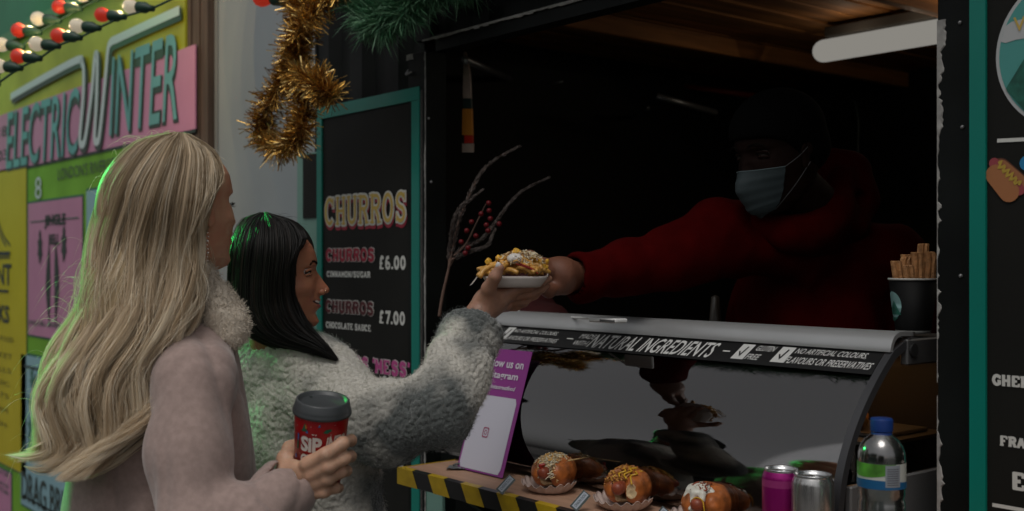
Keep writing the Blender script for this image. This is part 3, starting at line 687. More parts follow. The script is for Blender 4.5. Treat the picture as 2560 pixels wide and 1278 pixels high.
# ------------------------------------------------------------------ CHURROS menu board
m_frame = mat('teal_tape', (0.0, .19, .145), .35, var=.08, vscale=3)
m_board = mat('menu_black', (.0125, .0125, .0108), .55, spec=.15, var=.15, vscale=3)
m_white = mat('print_white', (.62, .62, .58), .5); m_gold = mat('print_gold', (.55, .38, .08), .5)
m_red = mat('print_red', (.32, .012, .035), .5); m_pk = mat('print_magenta', (.48, .07, .25), .5); m_mar = mat('print_maroon', (.09, .008, .012), .5)
mb_ = thing('menu_board', 'black churros menu board in a teal frame left of the hatch', 'menu board', (-2.89, -.03, .3))
a0, a1, a2, a3 = XY(794, -.03), XY(806, -.03), XY(1031, -.03), XY(1050, -.03); zt = ZY(1050, 217, -.03)
box('panel', (a0, -.028, .3), (a3, -.006, zt), m_board, mb_)
box('frame_rail', (a0, -.033, zt-.036), (a3, -.0285, zt+.001), m_frame, mb_); box('frame_rail', (a0, -.033, .3), (a3, -.0285, .33), m_frame, mb_)
box('frame_stile', (a0, -.0335, .331), (a1, -.0285, zt-.037), m_frame, mb_); box('frame_stile', (a2, -.0335, .331), (a3, -.0285, zt-.037), m_frame, mb_)
box('board_edge', (a3+.001, -.03, .3), (a3+.012, -.004, zt-.01), mat('grey_edge2', (.23, .22, .21), .6), mb_)
MP = Plane((0, -.0285, 0), (1, 0, 0), (0, 0, 1))
def mrow(s, x0, x1, yb, yt, layers, wt=.24, st=.13):
    u0, u1 = XY(x0, -.03), XY(x1, -.03); xm = x0; v0, v1 = ZY(xm, yb, -.03), ZY(xm, yt, -.03)
    for i, (m, grow, dy) in enumerate(layers): slab(MP, s, u0, u1, v0+dy, v1+dy, .0006+.0016*i, m, mb_, wt, grow*(v1-v0), st=st)
mrow('CHURROS', 812, 1020, 566, 494, [(m_red, .10, -.010), (m_white, .10, 0), (m_gold, -.015, 0)], .20, .07)
mrow('CHURROS', 815, 938, 653, 623, [(m_white, .10, 0), (m_red, .0, 0)], .27, .13)
mrow('CHURROS', 814, 936, 780, 750, [(m_white, .10, 0), (m_mar, .0, 0)], .27, .13)
mrow('CINNAMON/SUGAR', 816, 926, 692, 678, [(m_white, .0, 0)], .28, .15)
mrow('CHOCOLATE SAUCE', 814, 927, 819, 804, [(m_white, .0, 0)], .28, .15)
mrow('£6.00', 946, 1015, 673, 641, [(m_white, .0, 0)], .30, .13)
mrow('£7.00', 946, 1013, 808, 777, [(m_white, .0, 0)], .30, .13)
mrow("CHURROS 'MESS'", 800, 1026, 912, 880, [(m_white, .08, 0), (m_pk, .0, 0)], .30, .15)
mrow('£8.50', 952, 1026, 968, 940, [(m_white, .0, 0)], .30, .13)
mrow('£8.00', 940, 1010, 1152, 1124, [(m_white, .0, 0)], .30, .13)
mrow('CHURROS', 800, 936, 1135, 1105, [(m_white, .10, 0), (m_red, .0, 0)], .27, .13)
# second board tucked behind it
m_mint = mat('mint_panel', (.16, .30, .25), .5, var=.05)
sb = thing('side_panel', 'mint green panel with black upper part behind the churros menu board', 'panel', (-3.2, -.02, .3))
x0, x1 = XY(745, -.015), a0-.002
box('mint_sheet', (x0, -.018, .3), (x1, -.008, ZY(760, 385, -.015)), m_mint, sb)
b0 = XY(762, -.015); zt2, zb2 = ZY(765, 388, -.02), ZY(765, 546, -.02)
box('black_sheet', (b0, -.0225, zb2), (x1, -.0185, zt2), m_board, sb)
lp = thing('lower_panel', 'mint and black panel low on the wall right of the churros menu board', 'panel', PY(1055, 1278, -.025))
zl_ = ZY(1055, 1252, -.03)
box('panel', (XY(1052, -.03)+.012, -.0285, .2), (-2.47, -.0205, ZY(1062, 1215, -.03)), m_mint, lp)

# ------------------------------------------------------------------ right hand menu board
rb = thing('menu_board', 'tall black menu board in a teal frame at the right edge', 'menu board', (-.6, -.05, .4))
Yb = -.055
c0, c1 = XY(2424, Yb), XY(2464, Yb)
box('panel', (c0+.002, -.05, .4), (.1, -.021, 2.7), m_board, rb)
box('frame_stile', (c0, Yb-.001, .4), (c1, -.0502, 2.7), m_frame, rb); box('frame_stile', (.07, Yb-.001, .4), (.1, -.0502, 2.7), m_frame, rb)
box('frame_rail', (c1+.001, Yb-.001, 2.67), (.069, -.0502, 2.7), m_frame, rb)
RP = Plane((0, -.0505, 0), (1, 0, 0), (0, 0, 1))
def rp(x, y): p = PY(x, y, -.051); return (p[0], p[2])
cc = rp(2690, 118); rc_ = cc[0]-rp(2490, 118)[0]
def circ(r, n=64, a0=0, a1=360): return [(cc[0]+r*math.cos(rad(a0+(a1-a0)*i/n)), cc[1]+r*math.sin(rad(a0+(a1-a0)*i/n))) for i in range(n)]
RP.poly(circ(rc_), .0006, 'emblem_ring', mat('print_grey_white', (.45, .46, .46), .5), rb)
def clipc(pts, r):        # keep polygon inside the emblem circle
    out = []
    for a, b in pts:
        d = math.hypot(a-cc[0], b-cc[1]); k = min(1, r/d); out.append((cc[0]+(a-cc[0])*k, cc[1]+(b-cc[1])*k))
    return out
ri = rc_*.955
RP.poly(circ(ri), .0012, 'emblem_sky', mat('emblem_teal', (.07, .30, .27), .5), rb)
bandp = [rp(2500, 62), rp(2530, 55), rp(2600, 38), rp(2800, 0), rp(2800, 60), rp(2600, 90), rp(2540, 100), rp(2515, 108), rp(2492, 104)]
RP.poly(clipc(bandp, ri), .0018, 'emblem_snow', mat('print_grey_white', (.45, .46, .46)), rb)
mtn = [rp(2800, 60), rp(2600, 110), rp(2560, 150), rp(2512, 225)]+[rp(x, 330) for x in (2540, 2600, 2700)]+[rp(2850, 200)]
RP.poly(clipc([(a, b) for a, b in mtn], ri), .0024, 'emblem_hill', mat('emblem_green', (.012, .10, .07), .5, var=.4, vscale=60), rb)
lettering(RP, 'V', rp(2535, 60)[0], rp(2566, 60)[0], rp(2540, 80)[1], rp(2540, 44)[1], .003, m_gold, rb, bold=.01)
RP.stroke(m2 := MB(), [rp(2493, 352), rp(2640, 345)], .006, .0008); RP.stroke(m2, [rp(2481, 1262), rp(2640, 1290)], .006, .0008); m2.build('rule_line', m_white, rb)
def row(s, x0, x1, yb, yt): slab(RP, s, rp(x0, yb)[0], rp(x1, yb)[0], rp(x0, yb)[1], rp(x0, yt)[1], .0008, m_white, rb, .36, 0, st=.2)
row('GHERKIN', 2481, 2640, 962, 936); row('FRANK', 2499, 2610, 1113, 1089); row('EXTRA', 2528, 2720, 1222, 1180)
# hot dog drawing
mb = MB(); 
def capsule2(a, b, r, off, bulge=0, n=10):
    a, b = np.array(a), np.array(b); d = (b-a)/np.linalg.norm(b-a); nn = np.array([-d[1], d[0]]); out = []
    for i in range(n+1): t = math.pi*i/n; out.append(b+r*(nn*math.cos(t)+d*math.sin(t)))
    for i in range(n+1): t = math.pi*i/n; out.append(a+r*(-nn*math.cos(t)-d*math.sin(t)))
    return out
RP.poly(capsule2(rp(2500, 424), rp(2543, 462), .0185, 0), .0008, 'hot_dog_drawing', mat('draw_brown', (.10, .03, .012), .6), rb)
RP.poly(capsule2(rp(2501, 425), rp(2543, 461), .0165, 0), .0012, 'hot_dog_drawing', mat('draw_tan', (.33, .13, .05), .6), rb)
RP.poly(capsule2(rp(2486, 408), rp(2550, 475), .0085, 0), .0016, 'hot_dog_drawing', mat('draw_pink', (.30, .05, .06), .6), rb)
RP.poly(capsule2(rp(2490, 437), rp(2524, 480), .0165, 0), .0020, 'hot_dog_drawing', mat('draw_tan2', (.36, .14, .05), .6), rb)
mb = MB(); A, B = np.array(rp(2497, 408)), np.array(rp(2550, 462)); d = B-A; nn = np.array([-d[1], d[0]])/np.linalg.norm(d)
RP.stroke(mb, [A+d*i/24+nn*.0045*math.sin(i*1.45) for i in range(25)], .004, .0026); mb.build('hot_dog_drawing', mat('draw_mustard', (.45, .3, .04), .6), rb)
RP.poly([(rp(2568, 408)[0]+.012*math.cos(i*.2618), rp(2568, 408)[1]+.012*math.sin(i*.2618)) for i in range(24)], .001, 'drink_drawing', mat('draw_blue', (.01, .20, .42), .6), rb)

# ------------------------------------------------------------------ serving ledge with hazard tape
m_wood = mat('ledge_wood', (.40, .235, .155), .55, var=.12, vscale=6, stretch=(.8, 6, 6), bump=.15, bscale=30)
ZL = 1.07
lg = thing('serving_ledge', 'tan wooden serving ledge edged with black and yellow hazard tape', 'ledge', (-1.4, -.18, ZL))
box('board', (-2.19, -.355, ZL-.03), (-.4, -.031, ZL), m_wood, lg, .002)
for xx in (-2.1, -1.3): MB().add([(xx, -.3, ZL-.032), (xx+.03, -.3, ZL-.032), (xx, .012, ZL-.032), (xx+.03, .012, ZL-.032), (xx, .012, ZL-.25), (xx+.03, .012, ZL-.25)], [(0, 1, 3, 2), (1, 0, 4, 5), (0, 2, 4), (1, 5, 3), (2, 3, 5, 4)]).build('bracket', m_blk, lg)
m_ty = mat('tape_yellow', (.50, .33, .012), .4, var=.12, vscale=30); m_tb = mat('tape_black', (.012, .012, .012), .4)
mb = MB(); P1 = Plane((0, -.355, 0), (1, 0, 0), (0, 0, 1))
box('tape', (-2.192, -.3572, ZL-.036), (-.4, -.3553, ZL+.0012), m_tb, lg); box('tape', (-2.19, -.355, ZL+.0004), (-.4, -.338, ZL+.0010), m_tb, lg)
box('tape', (-2.1925, -.357, ZL-.033), (-2.1903, -.05, ZL+.0012), m_ty, lg)
px = [955, 982, 1031, 1085, 1145, 1200, 1262, 1322, 1394, 1460, 1545, 1625]
x = -2.192; k = 0
while x < -.45:
    w = .062; 
    if k % 2 == 0:
        s_ = .022
        q = lambda a, y, z: (a, y, z)
        mb.add([(x, -.3578, ZL+.0016), (x+w, -.3578, ZL+.0016), (x+w+s_, -.3578, ZL-.0365), (x+s_ if k else x, -.3578, ZL-.0365), (x-.009 if k else x, -.338, ZL+.0016), (x+w-.009, -.338, ZL+.0016)], [(3, 2, 1, 0), (0, 1, 5, 4)])
    x += w; k += 1
mb.build('tape_stripe', m_ty, lg)

# ------------------------------------------------------------------ display case on the ledge
XC0, XC1 = -2.26, -1.106
ep = [PX(x, y, XC1) for x, y in ((2233, 877), (2194, 944), (2159, 1014), (2127, 1092), (2108, 1170), (2096, 1248))]
gp = [(p[1], p[2]) for p in ep]
print('glass profile', [(round(a, 3), round(b, 3)) for a, b in gp])
prof = [(-.033, 1.392)]+gp+[(gp[-1][0]-.003, ZL+.012)]
zz_ = np.linspace(prof[0][1], prof[-1][1], 60); cf = np.polyfit([b for a, b in prof], [a for a, b in prof], 3)
pr = np.stack([np.polyval(cf, zz_), zz_], 1)
def glassY(z): return np.polyval(cf, z)
arc = np.r_[0, np.cumsum(np.linalg.norm(np.diff(pr, axis=0), axis=1))]
dc = thing('display_case', 'heated countertop display case with curved glass front and black slogan band', 'display case', ((XC0+XC1)/2, 0, ZL))
m_alu = mat('case_aluminium', (.47, .475, .475), .38, .55, var=.06, vscale=6); m_case = mat('case_grey', (.17, .17, .17), .45, .3)
m_cdark = mat('case_dark', (.035, .035, .035), .4, .3)
m_glass = thin_glass('case_glass', (.84, .85, .85), 1.6, .02, 2.6)
def sweep(name, yz, x0, x1, m, thick=.004, smooth=True):
    yz = np.asarray(yz, float); n = len(yz); t = np.gradient(yz, axis=0); t /= np.linalg.norm(t, axis=1)[:, None]; nn = np.stack([-t[:, 1], t[:, 0]], 1)
    if nn[0][0] > 0: nn = -nn
    a = yz; b = yz-nn*thick
    v = [(x0, *p) for p in a]+[(x1, *p) for p in a]+[(x0, *p) for p in b]+[(x1, *p) for p in b]
    V4 = 4*n; v = v+v; f = []          # outer, inner and rim faces keep vertices of their own so that the sheet shades as a true curve
    for i in range(n-1):
        f += [(i+1, n+i+1, n+i, i), (2*n+i, 3*n+i, 3*n+i+1, 2*n+i+1), (V4+i, V4+i+1, V4+2*n+i+1, V4+2*n+i), (V4+n+i+1, V4+n+i, V4+3*n+i, V4+3*n+i+1)]
    f += [(V4, V4+2*n, V4+3*n, V4+n), (V4+n-1, V4+2*n-1, V4+4*n-1, V4+3*n-1)]
    return mesh_obj(name, v, f, m, dc, smooth)
sweep('front_glass', pr[2:], XC0+.012, XC1-.012, m_glass, .005)
rail = [(.035, 1.416), (.0, 1.418), (-.016, 1.4165), (-.027, 1.409), (-.033, 1.398), (-.034, 1.391)]
sweep('top_rail', rope([(0, a, b) for a, b in rail], 24)[:, 1:], XC0, XC1+.002, m_alu, .008)
BL = .060
BPn = Plane((0, 0, 0), (1, 0, 0), (0, 0, 1))
def bandmap(uv, off):        # u along the case, v up from the lower edge of the band, wrapped on the glass
    uv = np.asarray(uv, float).reshape(-1, 2); s_ = BL-uv[:, 1]+.001
    y = np.interp(s_, arc, pr[:, 0]); z = np.interp(s_, arc, pr[:, 1]); y2 = np.interp(s_+.002, arc, pr[:, 0]); z2 = np.interp(s_+.002, arc, pr[:, 1])
    ny, nz = (z2-z), -(y2-y); L_ = np.sqrt(ny**2+nz**2); ny, nz = ny/L_, nz/L_
    return np.stack([XC0+.01+uv[:, 0], y+ny*(.0022+off), z+nz*(.0022+off)], 1)
nb = 9; buv = [(u, v) for v in np.linspace(0, BL, nb) for u in (0, XC1-XC0-.022)]
mesh_obj('slogan_band', bandmap(buv, 0), [(2*i, 2*i+1, 2*i+3, 2*i+2) for i in range(nb-1)], mat('band_black', (.010, .010, .010), .35), dc, True)
m_sl = mat('slogan_white', (.58, .58, .56), .5)
def bx(x): return XY(x, -.05)-(XC0+.01)
def bstroke(m_, pts, w, off):
    t_ = MB(); BPn.stroke(t_, pts, w, 0); v_ = np.concatenate(t_.v); m_.add(bandmap(v_[:, [0, 2]], off), t_.f)
def bl(s, x0, x1, a, b, **k): lettering(BPn, s, bx(x0), bx(x1), a*BL, b*BL, .001, m_sl, dc, shear=.32, mapf=bandmap, **k)
bl('NO ARTIFICIAL COLOURS,', 1286, 1397, .54, .76); bl('FLAVOURS OR PRESERVATIVES', 1277, 1408, .16, .38)
bl('MADE', 1452, 1492, .52, .76); bl('WITH', 1446, 1484, .16, .40)
bl('NATURAL INGREDIENTS', 1484, 1802, .10, .80, bold=.012)
bl('GLUTEN', 1890, 1940, .58, .82, bold=.01); bl('FREE', 1878, 1914, .18, .42, bold=.01)
bl('NO ARTIFICIAL COLOURS,', 1988, 2172, .55, .82, bold=.01); bl('FLAVOURS OR PRESERVATIVES', 1976, 2196, .16, .44, bold=.01)
mb = MB(); mt = MB()
for x0, x1 in ((1262, 1286), (1844, 1884), (1942, 1986)):
    u0, u1 = bx(x0), bx(x1); s_ = BL*.16
    v = bandmap([(u0, .16*BL), (u1-s_, .16*BL), (u1, .84*BL), (u0+s_, .84*BL)], .0008); mb.add(v, [(0, 1, 2, 3)])
    w = u1-u0; bstroke(mt, [(u0+.32*w, .50*BL), (u0+.45*w, .32*BL), (u0+.68*w, .72*BL)], .0035, .0016)
for x0, x1 in ((1425, 1441), (1815, 1833)): bstroke(mb, [(bx(x0), .46*BL), (bx(x1), .46*BL)], .003, .0009)
mb.build('tick_box', m_sl, dc); mt.build('tick_mark', mat('band_black', (0, 0, 0)), dc)
# end frames follow the curve of the glass
def endframe(x0, x1, nm):
    outer = np.array([(.02, 1.413)]+[tuple(p) for p in pr]); t = np.gradient(outer, axis=0); t /= np.linalg.norm(t, axis=1)[:, None]
    nn = np.stack([-t[:, 1], t[:, 0]], 1); nn[nn[:, 0] > 0] *= -1
    a = outer+nn*.002; b = outer-nn*.013; n = len(a)
    v = [(x0, *p) for p in a]+[(x1, *p) for p in a]+[(x0, *p) for p in b]+[(x1, *p) for p in b]; f = []
    for i in range(n-1): f += [(i, n+i, n+i+1, i+1), (2*n+i+1, 3*n+i+1, 3*n+i, 2*n+i), (i, i+1, 2*n+i+1, 2*n+i), (n+i+1, n+i, 3*n+i, 3*n+i+1)]
    f += [(0, 2*n, 3*n, n), (n-1, 2*n-1, 4*n-1, 3*n-1)]
    mesh_obj(nm, v, f, mat('frame_grey', (.075, .075, .08), .4, .5), dc)
endframe(XC1-.011, XC1+.004, 'end_frame'); endframe(XC0-.004, XC0+.011, 'end_frame')
YB = .20
box('end_cap', (XC1-.01, .005, 1.365), (XC1+.006, YB, 1.412), mat('cap_grey', (.10, .10, .10), .4, .3), dc, .003)
MB().lathe([(0, 0), (.012, 0), (.012, .004), (0, .004)], 20, (XC1+.0065, .022, 1.392), [[0, 0, 1], [1, 0, 0], [0, 1, 0]]).build('end_knob', m_cdark, dc)
zbase = 1.17
# end glass
yz = [tuple(p) for p in pr if p[1] > zbase+.003]; pts = [(a+.012, min(b, 1.364)) for a, b in yz]+[(YB-.01, zbase+.003), (YB-.01, 1.364)]
mesh_obj('end_glass', [(XC1-.002, a, b) for a, b in pts], [tuple(range(len(pts)))], thin_glass('end_glass', (.8, .8, .78), 1.5, .02), dc)
box('top_deck', (XC0, .036, 1.400), (XC1, YB, 1.412), mat('deck_dark', (.05, .05, .05), .5), dc)
box('back_panel', (XC0, YB-.006, ZL+.002), (XC1, YB, 1.399), m_cdark, dc)
box('base', (XC0+.013, -.12, ZL+.002), (XC1-.013, YB-.007, 1.12), m_cdark, dc)
box('base_end', (XC1-.012, gp[-2][0]+.02, ZL+.002), (XC1+.002, YB, zbase), m_case, dc, .003)
m_shelf = mat('steel_shelf', (.3, .29, .28), .28, .8)
box('shelf', (XC0+.02, -.05, 1.222), (XC1-.02, YB-.01, 1.228), m_shelf, dc)
m_heat = mat('heat_glow', (.9, .5, .2), .4, emit=(1, .42, .10), estr=.6*GLOW)
for x in (-1.30, -1.66):
    o = MB().tube([(x-.05, .11, 1.372), (x+.05, .11, 1.372)], .009, 12).build('heat_lamp', m_heat, dc, True)
hl = bpy.data.lights.new('heat_lamp_light', 'AREA'); hl.shape = 'RECTANGLE'; hl.size = .5; hl.size_y = .03; hl.energy = .45; hl.color = (1, .5, .18)
ho = bpy.data.objects.new('heat_lamp_light', hl); COL.objects.link(ho); ho.location = (-1.4, .11, 1.36)
# ================================================================== OBJECTS
# ---- leaflet leaning on the glass (the printed code is left out)
def PYZ(x, Y, z): p = PY(x, 655, Y); return np.array([p[0], Y, z])
br, bl_ = PYZ(1256, -.256, ZL+.003), PYZ(1142, -.256, ZL+.003)
tr = PY(1331, 880, -.114)
lf = thing('leaflet', 'magenta and white follow us leaflet leaning on the display case glass', 'leaflet', (br+bl_)/2)
eu = (br-bl_)/np.linalg.norm(br-bl_); W = np.linalg.norm(br-bl_); ev = tr-br; Hh = np.linalg.norm(ev); ev = ev/Hh
LP = Plane(bl_, eu, ev)
m_mag = mat('leaflet_magenta', (.22, .02, .20), .4)
nrow = 16                                    # a slightly bowed sheet
def bowp(uv, off):
    return LP.w(uv, off)
def sheet(u0, v0, u1, v1, off, nm, m, rnd_=0):
    vs = np.linspace(v0, v1, nrow); uv = []
    for v in vs:
        ins = 0
        if rnd_: dv_ = min(v-v0, v1-v); ins = rnd_-math.sqrt(max(0, rnd_**2-(rnd_-min(dv_, rnd_))**2))
        uv += [(u0+ins, v), (u1-ins, v)]
    p = bowp(uv, off); q = p+np.array([0, .0006, 0]); n = nrow
    return mesh_obj(nm, np.concatenate([p, q]), [(2*i, 2*i+1, 2*i+3, 2*i+2) for i in range(n-1)]+[(2*n+2*i+2, 2*n+2*i+3, 2*n+2*i+1, 2*n+2*i) for i in range(n-1)], m, lf)
sheet(0, 0, W, Hh, .0, 'sheet', m_mag)
sheet(.006, .004, W-.012, Hh*.605, .0009, 'white_panel', mat('leaflet_white', (.50, .49, .56), .4), .006)
m_lw = mat('leaflet_text', (.60, .55, .62), .4)
def lt_(s, u0, u1, y0, y1, **k): lettering(LP, s, u0*W, u1*W, y0*Hh, y1*Hh, .0018, m_lw, lf, mapf=bowp, bold=.02, **k)
lt_('Follow us on', .02, .90, .845, .915); lt_('Instagram', .10, .84, .735, .81); lt_('@lacocinitastreetfood', .02, .84, .655, .70, shear=.2)
mb = MB(); c0_, c1_ = .44*W, .31*Hh
def rrect(cx, cz, w, h, r, n=5):
    o = []
    for (sx, sz, a0) in ((1, 1, 0), (-1, 1, 90), (-1, -1, 180), (1, -1, 270)):
        for i in range(n+1): a = rad(a0+90*i/n); o.append((cx+sx*(w-r)+r*math.cos(a), cz+sz*(h-r)+r*math.sin(a)))
    return o
def ring(o, wdt): 
    o = np.array(o+[o[0], o[1]]); n = len(o); c = o.mean(0); i_ = c+(o-c)*(1-wdt); v = bowp(np.concatenate([o, i_]), .0018); mb.add(v, [(k, k+1, n+k+1, n+k) for k in range(n-1)])
ring(rrect(c0_, c1_, .0105, .0125, .004), .22); ring([(c0_+.0052*math.cos(a), c1_+.006*math.sin(a)) for a in np.linspace(0, 2*math.pi, 17)[:-1]], .3); ring([(c0_+.0065+.001*math.cos(a), c1_+.0082+.001*math.sin(a)) for a in np.linspace(0, 2*math.pi, 9)[:-1]], .9)
mb.build('camera_emblem', mat('emblem_red', (.30, .03, .10), .4), lf)

# ---- card of foil on the ledge
p = PZ(1145, 1172, ZL); q = p
cd = thing('foil_card', 'small crumpled silver foil card lying on the left end of the ledge', 'foil', p)
mb = MB(); n = 7; vs = []; rr = random.Random(4)
for i in range(n):
    for j in range(n):
        vs.append(p+R*((i/(n-1)-.5)*.055)+F*((j/(n-1)-.5)*.05)+R*(j*.001)+UP*(.003+rr.uniform(0, .004)*(1 if 0 < i < n-1 else .3)))
mb.add(vs, [(i*n+j, (i+1)*n+j, (i+1)*n+j+1, i*n+j+1) for i in range(n-1) for j in range(n-1)]); mb.build('card', mat('foil', (.45, .47, .48), .3, .85), cd)
MB().tube(rope([p+R*.008+UP*.006, p+R*.0+UP*.012, p-R*.012+UP*.008], 10), .0022, 6).build('ring_pull', mat('foil_dark', (.1, .1, .1), .4, .5), cd, True)

# ---- cans
def can(px, py, t, rad_, h, m, lab):
    c = V(px, py, t); c[2] = ZL; o = thing('drink_can', lab, 'can', c, 'drink cans by the display case')
    r = rad_; pf = [(r*.80, 0), (r*.84, .002), (r, .009), (r, h-.016), (r*.97, h-.011), (r*.87, h-.004)]
    MB().lathe([(0, .004), (r*.7, .004)]+pf, 40, c).build('can_body', m, o, True)
    ms = mat('can_rim', (.68, .68, .68), .25, .95)
    MB().lathe([(r*.875, h-.004), (r*.89, h-.0005), (r*.87, h+.0008), (r*.84, h-.001), (r*.82, h-.006), (0, h-.006)], 40, c).build('can_lid', ms, o, True)
    mbb = MB(); mbb.tube(rope([c+[0.002, 0, h-.004], c+[.010, .004, h-.0035], c+[.015, 0, h-.003], c+[.010, -.005, h-.0035], c+[.002, 0, h-.004]], 16), .0012, 6); mbb.build('ring_pull', ms, o, True)
    return o, c
m_cpink = mat('can_magenta', (.33, .008, .17), .28, .55); m_csil = mat('can_silver', (.50, .49, .48), .25, .9, var=.1, vscale=12, stretch=(30, 30, 1))
o, c = can(1953, 1170, 1.90, .0320, .130, m_cpink, 'magenta drink can with silver lid behind the plain silver can')
MB().lathe([(.0321, .101), (.0322, .1135)], 40, c).build('light_band', mat('can_pink_light', (.45, .05, .24), .3, .4), o, True)
o, c = can(2032, 1183, 1.845, .0345, .131, m_csil, 'plain silver drink can in front of the magenta one')
mb = MB()
for a, w in ((-2.2, .05), (-1.5, .03)): mb.lathe([(.03365, .02), (.03365, .07)], 8, c) if 0 else None
# ---- water bottle
c = V(2204, 1045, 1.72); c[2] = ZL
wb = thing('water_bottle', 'clear plastic water bottle with blue cap and green white blue label', 'bottle', c)
hB = V(2204, 1045, 1.72)[2]-ZL; r = .0355
def bp(s): return s*hB
pf = [(.006, .004), (r*.75, .001), (r*.95, .010)]
for i in range(9): z = .014+i*.0065; pf.append((r*(1-.035*(i % 2)), z))
pf += [(r*.96, .075), (r*.99, .090), (r*.99, .112), (r*.93, .118), (r*.99, .126), (r*.99, .172), (r, .178), (r*.985, .188), (r*.90, .198), (r*.72, .208), (r*.50, .2145), (r*.40, .2175), (.0128, .220), (.0128, hB-.012)]
pf = [(a, b) for a, b in pf]
m_pet = thin_glass('bottle_plastic', (.88, .92, .92), 1.6, .16, 4.0)
MB().lathe(pf, 40, c).build('bottle_shell', m_pet, wb, True)
MB().lathe([(a-.0015, b) for a, b in pf if b < .18]+[(0, .18)], 32, c).build('water', thin_glass('water_clear', (.86, .90, .90), 1.15, .02, .8), wb, True)
MB().lathe([(.0165, hB-.020), (.0170, hB-.003), (.0155, hB), (0, hB)], 36, c).build('cap', mat('cap_blue', (.008, .035, .17), .5, spec=.25), wb, True)
MB().lathe([(.0158, hB-.026), (.0158, hB-.0215), (.013, hB-.0215)], 30, c).build('neck_ring', mat('cap_blue', (.01, .045, .24)), wb, True)
def cyl_patch(z0f, z1f, a0, a1, rr_, nm, m, n=24):
    A = np.linspace(a0, a1, n); v = [(c[0]+rr_*math.cos(a), c[1]+rr_*math.sin(a), c[2]+(z0f(q) if callable(z0f) else z0f)) for q, a in enumerate(A)]+[(c[0]+rr_*math.cos(a), c[1]+rr_*math.sin(a), c[2]+(z1f(q) if callable(z1f) else z1f)) for q, a in enumerate(A)]
    return mesh_obj(nm, v, [(i, i+1, n+i+1, n+i) for i in range(n-1)], m, wb, True)
dv = CAM-c; af = math.atan2(dv[1], dv[0])      # angle facing the camera
L0, L1 = hB-.104, hB-.066
cyl_patch(L0, L1, af-2.9, af+2.9, r*.995+.0006, 'label', mat('label_white', (.50, .52, .48), .4), 48)
cyl_patch(lambda q: L0+.024-.007*math.sin(q*.14), L1, af-2.2, af+.6, r*.995+.0010, 'label_green', mat('label_green', (.08, .26, .03), .4, var=.5, vscale=30))
cyl_patch(L0, lambda q: L0+.010+.004*math.sin(q*.2), af-2.2, af+2.8, r*.995+.0012, 'label_blue', mat('label_blue', (.01, .10, .24), .4))
cyl_patch(L0+.004, L1-.001, af+.15, af+.80, r*.995+.0014, 'label_panel', mat('label_grey', (.25, .27, .30), .5))
for i in range(8): cyl_patch(L0+.007+i*.0034, L0+.0083+i*.0034, af+.22, af+.72, r*.995+.0018, 'label_print', mat('label_print', (.10, .11, .13), .5), 8)

# ---- buns in paper boats
m_bun = mat('brioche', (.36, .105, .024), .42, var=.5, vscale=30, bump=.35, bscale=90, coat=.06, spec=.35)
m_crumb = mat('bread_crumb', (.62, .46, .26), .8, var=.2, vscale=90, bump=.5, bscale=160)
m_sau = mat('sausage', (.27, .06, .028), .38, var=.3, vscale=40, bump=.15, bscale=120, spec=.4)
m_boat = mat('paper_boat', (.58, .47, .42), .7, var=.05)
m_cheese = mat('cheese_shreds', (.58, .40, .14), .5, attr=[(.62, .30, .03), (.66, .56, .36), (.68, .62, .48)])
m_onion = mat('crispy_onion', (.35, .12, .03), .5, attr=[(.26, .07, .02), (.42, .17, .05), (.55, .27, .04)])
m_cream = mat('sauce_cream', (.66, .64, .56), .35)
m_must = mat('mustard', (.60, .34, .02), .3); m_ket = mat('ketchup', (.35, .02, .01), .3)
def shreds(parent, name, m, c, rx, ry, rz, n, ln, w, seed, up=.0):
    r = np.random.default_rng(seed); u = r.normal(size=(n, 3)); u[:, 2] = np.abs(u[:, 2])+up; u /= np.linalg.norm(u, axis=1)[:, None]
    P = np.asarray(c)+u*np.array([rx, ry, rz])*r.uniform(.93, 1.12, (n, 1)); d = r.normal(size=(n, 3)); d -= u*(d*u).sum(1)[:, None]*.8; d /= np.linalg.norm(d, axis=1)[:, None]
    e = r.normal(size=(n, 3))*.5; k = 6; s = np.linspace(-.5, .5, k)[None, :, None]; L = (ln*r.uniform(.5, 1.3, n))[:, None, None]
    S = P[:, None]+d[:, None]*s*L+e[:, None]*(s**2)*L+u[:, None]*.001
    return ribbons(S, w*r.uniform(.7, 1.3, n), name, m, parent, 'stuff', r.random(n), False)
def paper_boat(o, c, a, b, h, seed, side=None):
    """oval tray with scalloped rim; a, b half axes"""
    n = 96; rr = np.random.default_rng(seed); mb = MB(); K = 7; vs = []
    for j in range(K):
        s = j/(K-1); k = .62+.42*s**.8
        for i in range(n):
            A = 2*math.pi*i/n; sc = 1+.035*math.sin(A*17)*s; zz = h*s**1.3*(1+.28*abs(math.cos(A))**3)+.004*math.sin(A*17+1)*s
            vs.append((c[0]+a*k*sc*math.cos(A), c[1]+b*k*sc*math.sin(A), c[2]+.0012+zz))
    f = [(j*n+i, j*n+(i+1) % n, (j+1)*n+(i+1) % n, (j+1)*n+i) for j in range(K-1) for i in range(n)]+[tuple(range(n))[::-1]]
    mb.add(vs, f); m2 = np.array(vs); ctr = np.array([c[0], c[1], 0]); d = (m2-ctr); d[:, 2] = 0; m2 = m2-d*.012+np.array([0, 0, .0007])
    mb.add(m2, [q[::-1] for q in f]); rimf = [(len(vs)+(K-1)*n+i, len(vs)+(K-1)*n+(i+1) % n, (K-1)*n+(i+1) % n, (K-1)*n+i) for i in range(n)]; mb.f += rimf
    return mb.build('paper_boat', m_boat, o, True)
